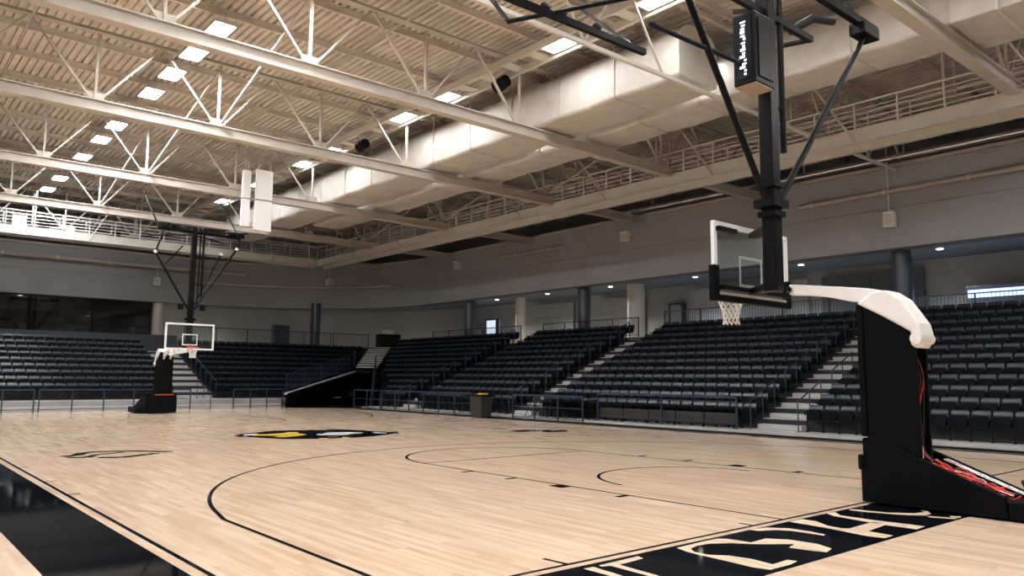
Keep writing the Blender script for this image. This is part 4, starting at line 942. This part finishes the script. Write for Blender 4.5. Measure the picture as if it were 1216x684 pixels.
def smooth(pts, n=4):
    P = [Vector(p) for p in pts]; out = []
    for i in range(len(P)-1):
        p0 = P[max(i-1, 0)]; p1 = P[i]; p2 = P[i+1]; p3 = P[min(i+2, len(P)-1)]
        for k in range(n):
            t = k/n; out.append(.5*((2*p1)+(-p0+p2)*t+(2*p0-5*p1+4*p2-p3)*t*t+(-p0+3*p1-3*p2+p3)*t**3))
    return out + [P[-1]]
portable('black padded portable hoop unit with red cables, at the right edge', 10.65, 11.5, 10.67, 11.03, 5.10, -1, True)
portable('black portable hoop unit with white boom under the far backboard', 10.0, 11.35, 10.55, 11.1, 36.5, 1, False)

# ---------------------------------------------------------------- bin, tables and chairs by the rail
t = thing('wheeled_bin', 'charcoal tapered bin with yellow item on its lid, by the barrier rail', 'bin', (20.45, 25.9, 0))
q = MB(); a, b, c_, d = 20.1, 20.75, 25.5, 26.3
q.add([(a+.06, c_+.06, .05), (b-.06, c_+.06, .05), (b-.06, d-.06, .05), (a+.06, d-.06, .05), (a, c_, .92), (b, c_, .92), (b, d, .92), (a, d, .92)], [(0,3,2,1),(4,5,6,7),(0,1,5,4),(1,2,6,5),(2,3,7,6),(3,0,4,7)]); build('body', q, M['bin'], t, bevel=.02)
q = MB(); q.box((a-.03, c_-.03, .92), (b+.03, d+.03, .98)); build('lid', q, M['black'], t, bevel=.01)
for y in (c_+.12, d-.12): q = MB(); q.tube([(b-.1, y-.03, .06), (b-.1, y+.03, .06)], .06, 12); build('wheel', q, M['black'], t)
t = thing('folded_sign', 'small yellow and red folded item lying on the bin lid', 'sign', (20.42, 25.8, .98))
q = MB(); q.box((20.25, 25.65, .981), (20.6, 25.95, 1.04)); build('board', q, M['yellow'], t, bevel=.01)
q = MB(); q.box((20.3, 25.96, .981), (20.55, 26.2, 1.0)); build('flap', q, M['orange'], t)
def folding_chair(lab, x, y, rot, grp):
    def R(p): c, s = math.cos(rot), math.sin(rot); return (x + c*p[0] - s*p[1], y + s*p[0] + c*p[1], p[2])
    t = thing('folding_chair', lab, 'chair', (x, y, 0), group=grp)
    q = MB()
    vs = [R(v) for v in ((-.2, -.2, .44), (.2, -.2, .44), (.2, .2, .42), (-.2, .2, .42), (-.2, -.2, .48), (.2, -.2, .48), (.2, .2, .46), (-.2, .2, .46))]
    q.add(vs, [(0,3,2,1),(4,5,6,7),(0,1,5,4),(1,2,6,5),(2,3,7,6),(3,0,4,7)]); build('seat', q, M['seat'], t)
    q = MB(); vs = [R(v) for v in ((-.2, .22, .62), (.2, .22, .62), (.2, .28, .86), (-.2, .28, .86), (-.2, .25, .62), (.2, .25, .62), (.2, .31, .86), (-.2, .31, .86))]
    q.add(vs, [(0,1,2,3),(7,6,5,4),(0,4,5,1),(1,5,6,2),(2,6,7,3),(3,7,4,0)]); build('backrest', q, M['seat'], t)
    for sx in (-.21, .21):
        q = MB(); q.bar(R((sx, -.24, 0)), R((sx, .26, .86)), .022); build('leg', q, M['seatframe'], t)
        q = MB(); q.bar(R((sx, .24, 0)), R((sx, -.10, .44)), .022); build('leg', q, M['seatframe'], t)
for i in range(5): folding_chair('dark folding chair behind the barrier rail right of the bin, %s from the bin' % ordinal(i+1), 21.62, 24.0 - i*.62, -PI/2 + .08*((i*7) % 3-1), 'folding chairs right of the bin')
for i in range(3): folding_chair('dark folding chair behind the barrier rail left of the bin, %s from the bin' % ordinal(i+1), 21.62, 27.6 + i*.66, -PI/2 + .1*((i*5) % 3-1), 'folding chairs left of the bin')
for o in [o for o in bpy.data.objects if o.name.startswith('folding_chair')]: o.location.z += .12
t = thing('scorers_table', 'long black table standing behind the rail between bin and chairs', 'table', (21.3, 21.0, 0))
q = MB(); q.box((21.25, 20.4, .84), (21.75, 23.4+.9-2.6+1.2, .88)); build('tabletop', q, M['black'], t)
for y in (20.5, 22.75):
    for x in (21.29, 21.71): q = MB(); q.bar((x, y, .12), (x, y, .84), .03); build('leg', q, M['black'], t)

t = thing('courtside_bench', 'long dark panelled bench front between barrier rail and near aisle stairs', 'bench', (21.66, 17, .12))
for i in range(5):
    y = 14.35 + i*1.18; q = MB(); q.box((21.63, y, .24), (21.70, y+1.15, .60)); build('panel', q, M['bin'], t, bevel=.01)
    q = MB(); q.box((21.64, y+.05, .121), (21.69, y+.1, .24)); build('leg', q, M['black'], t)
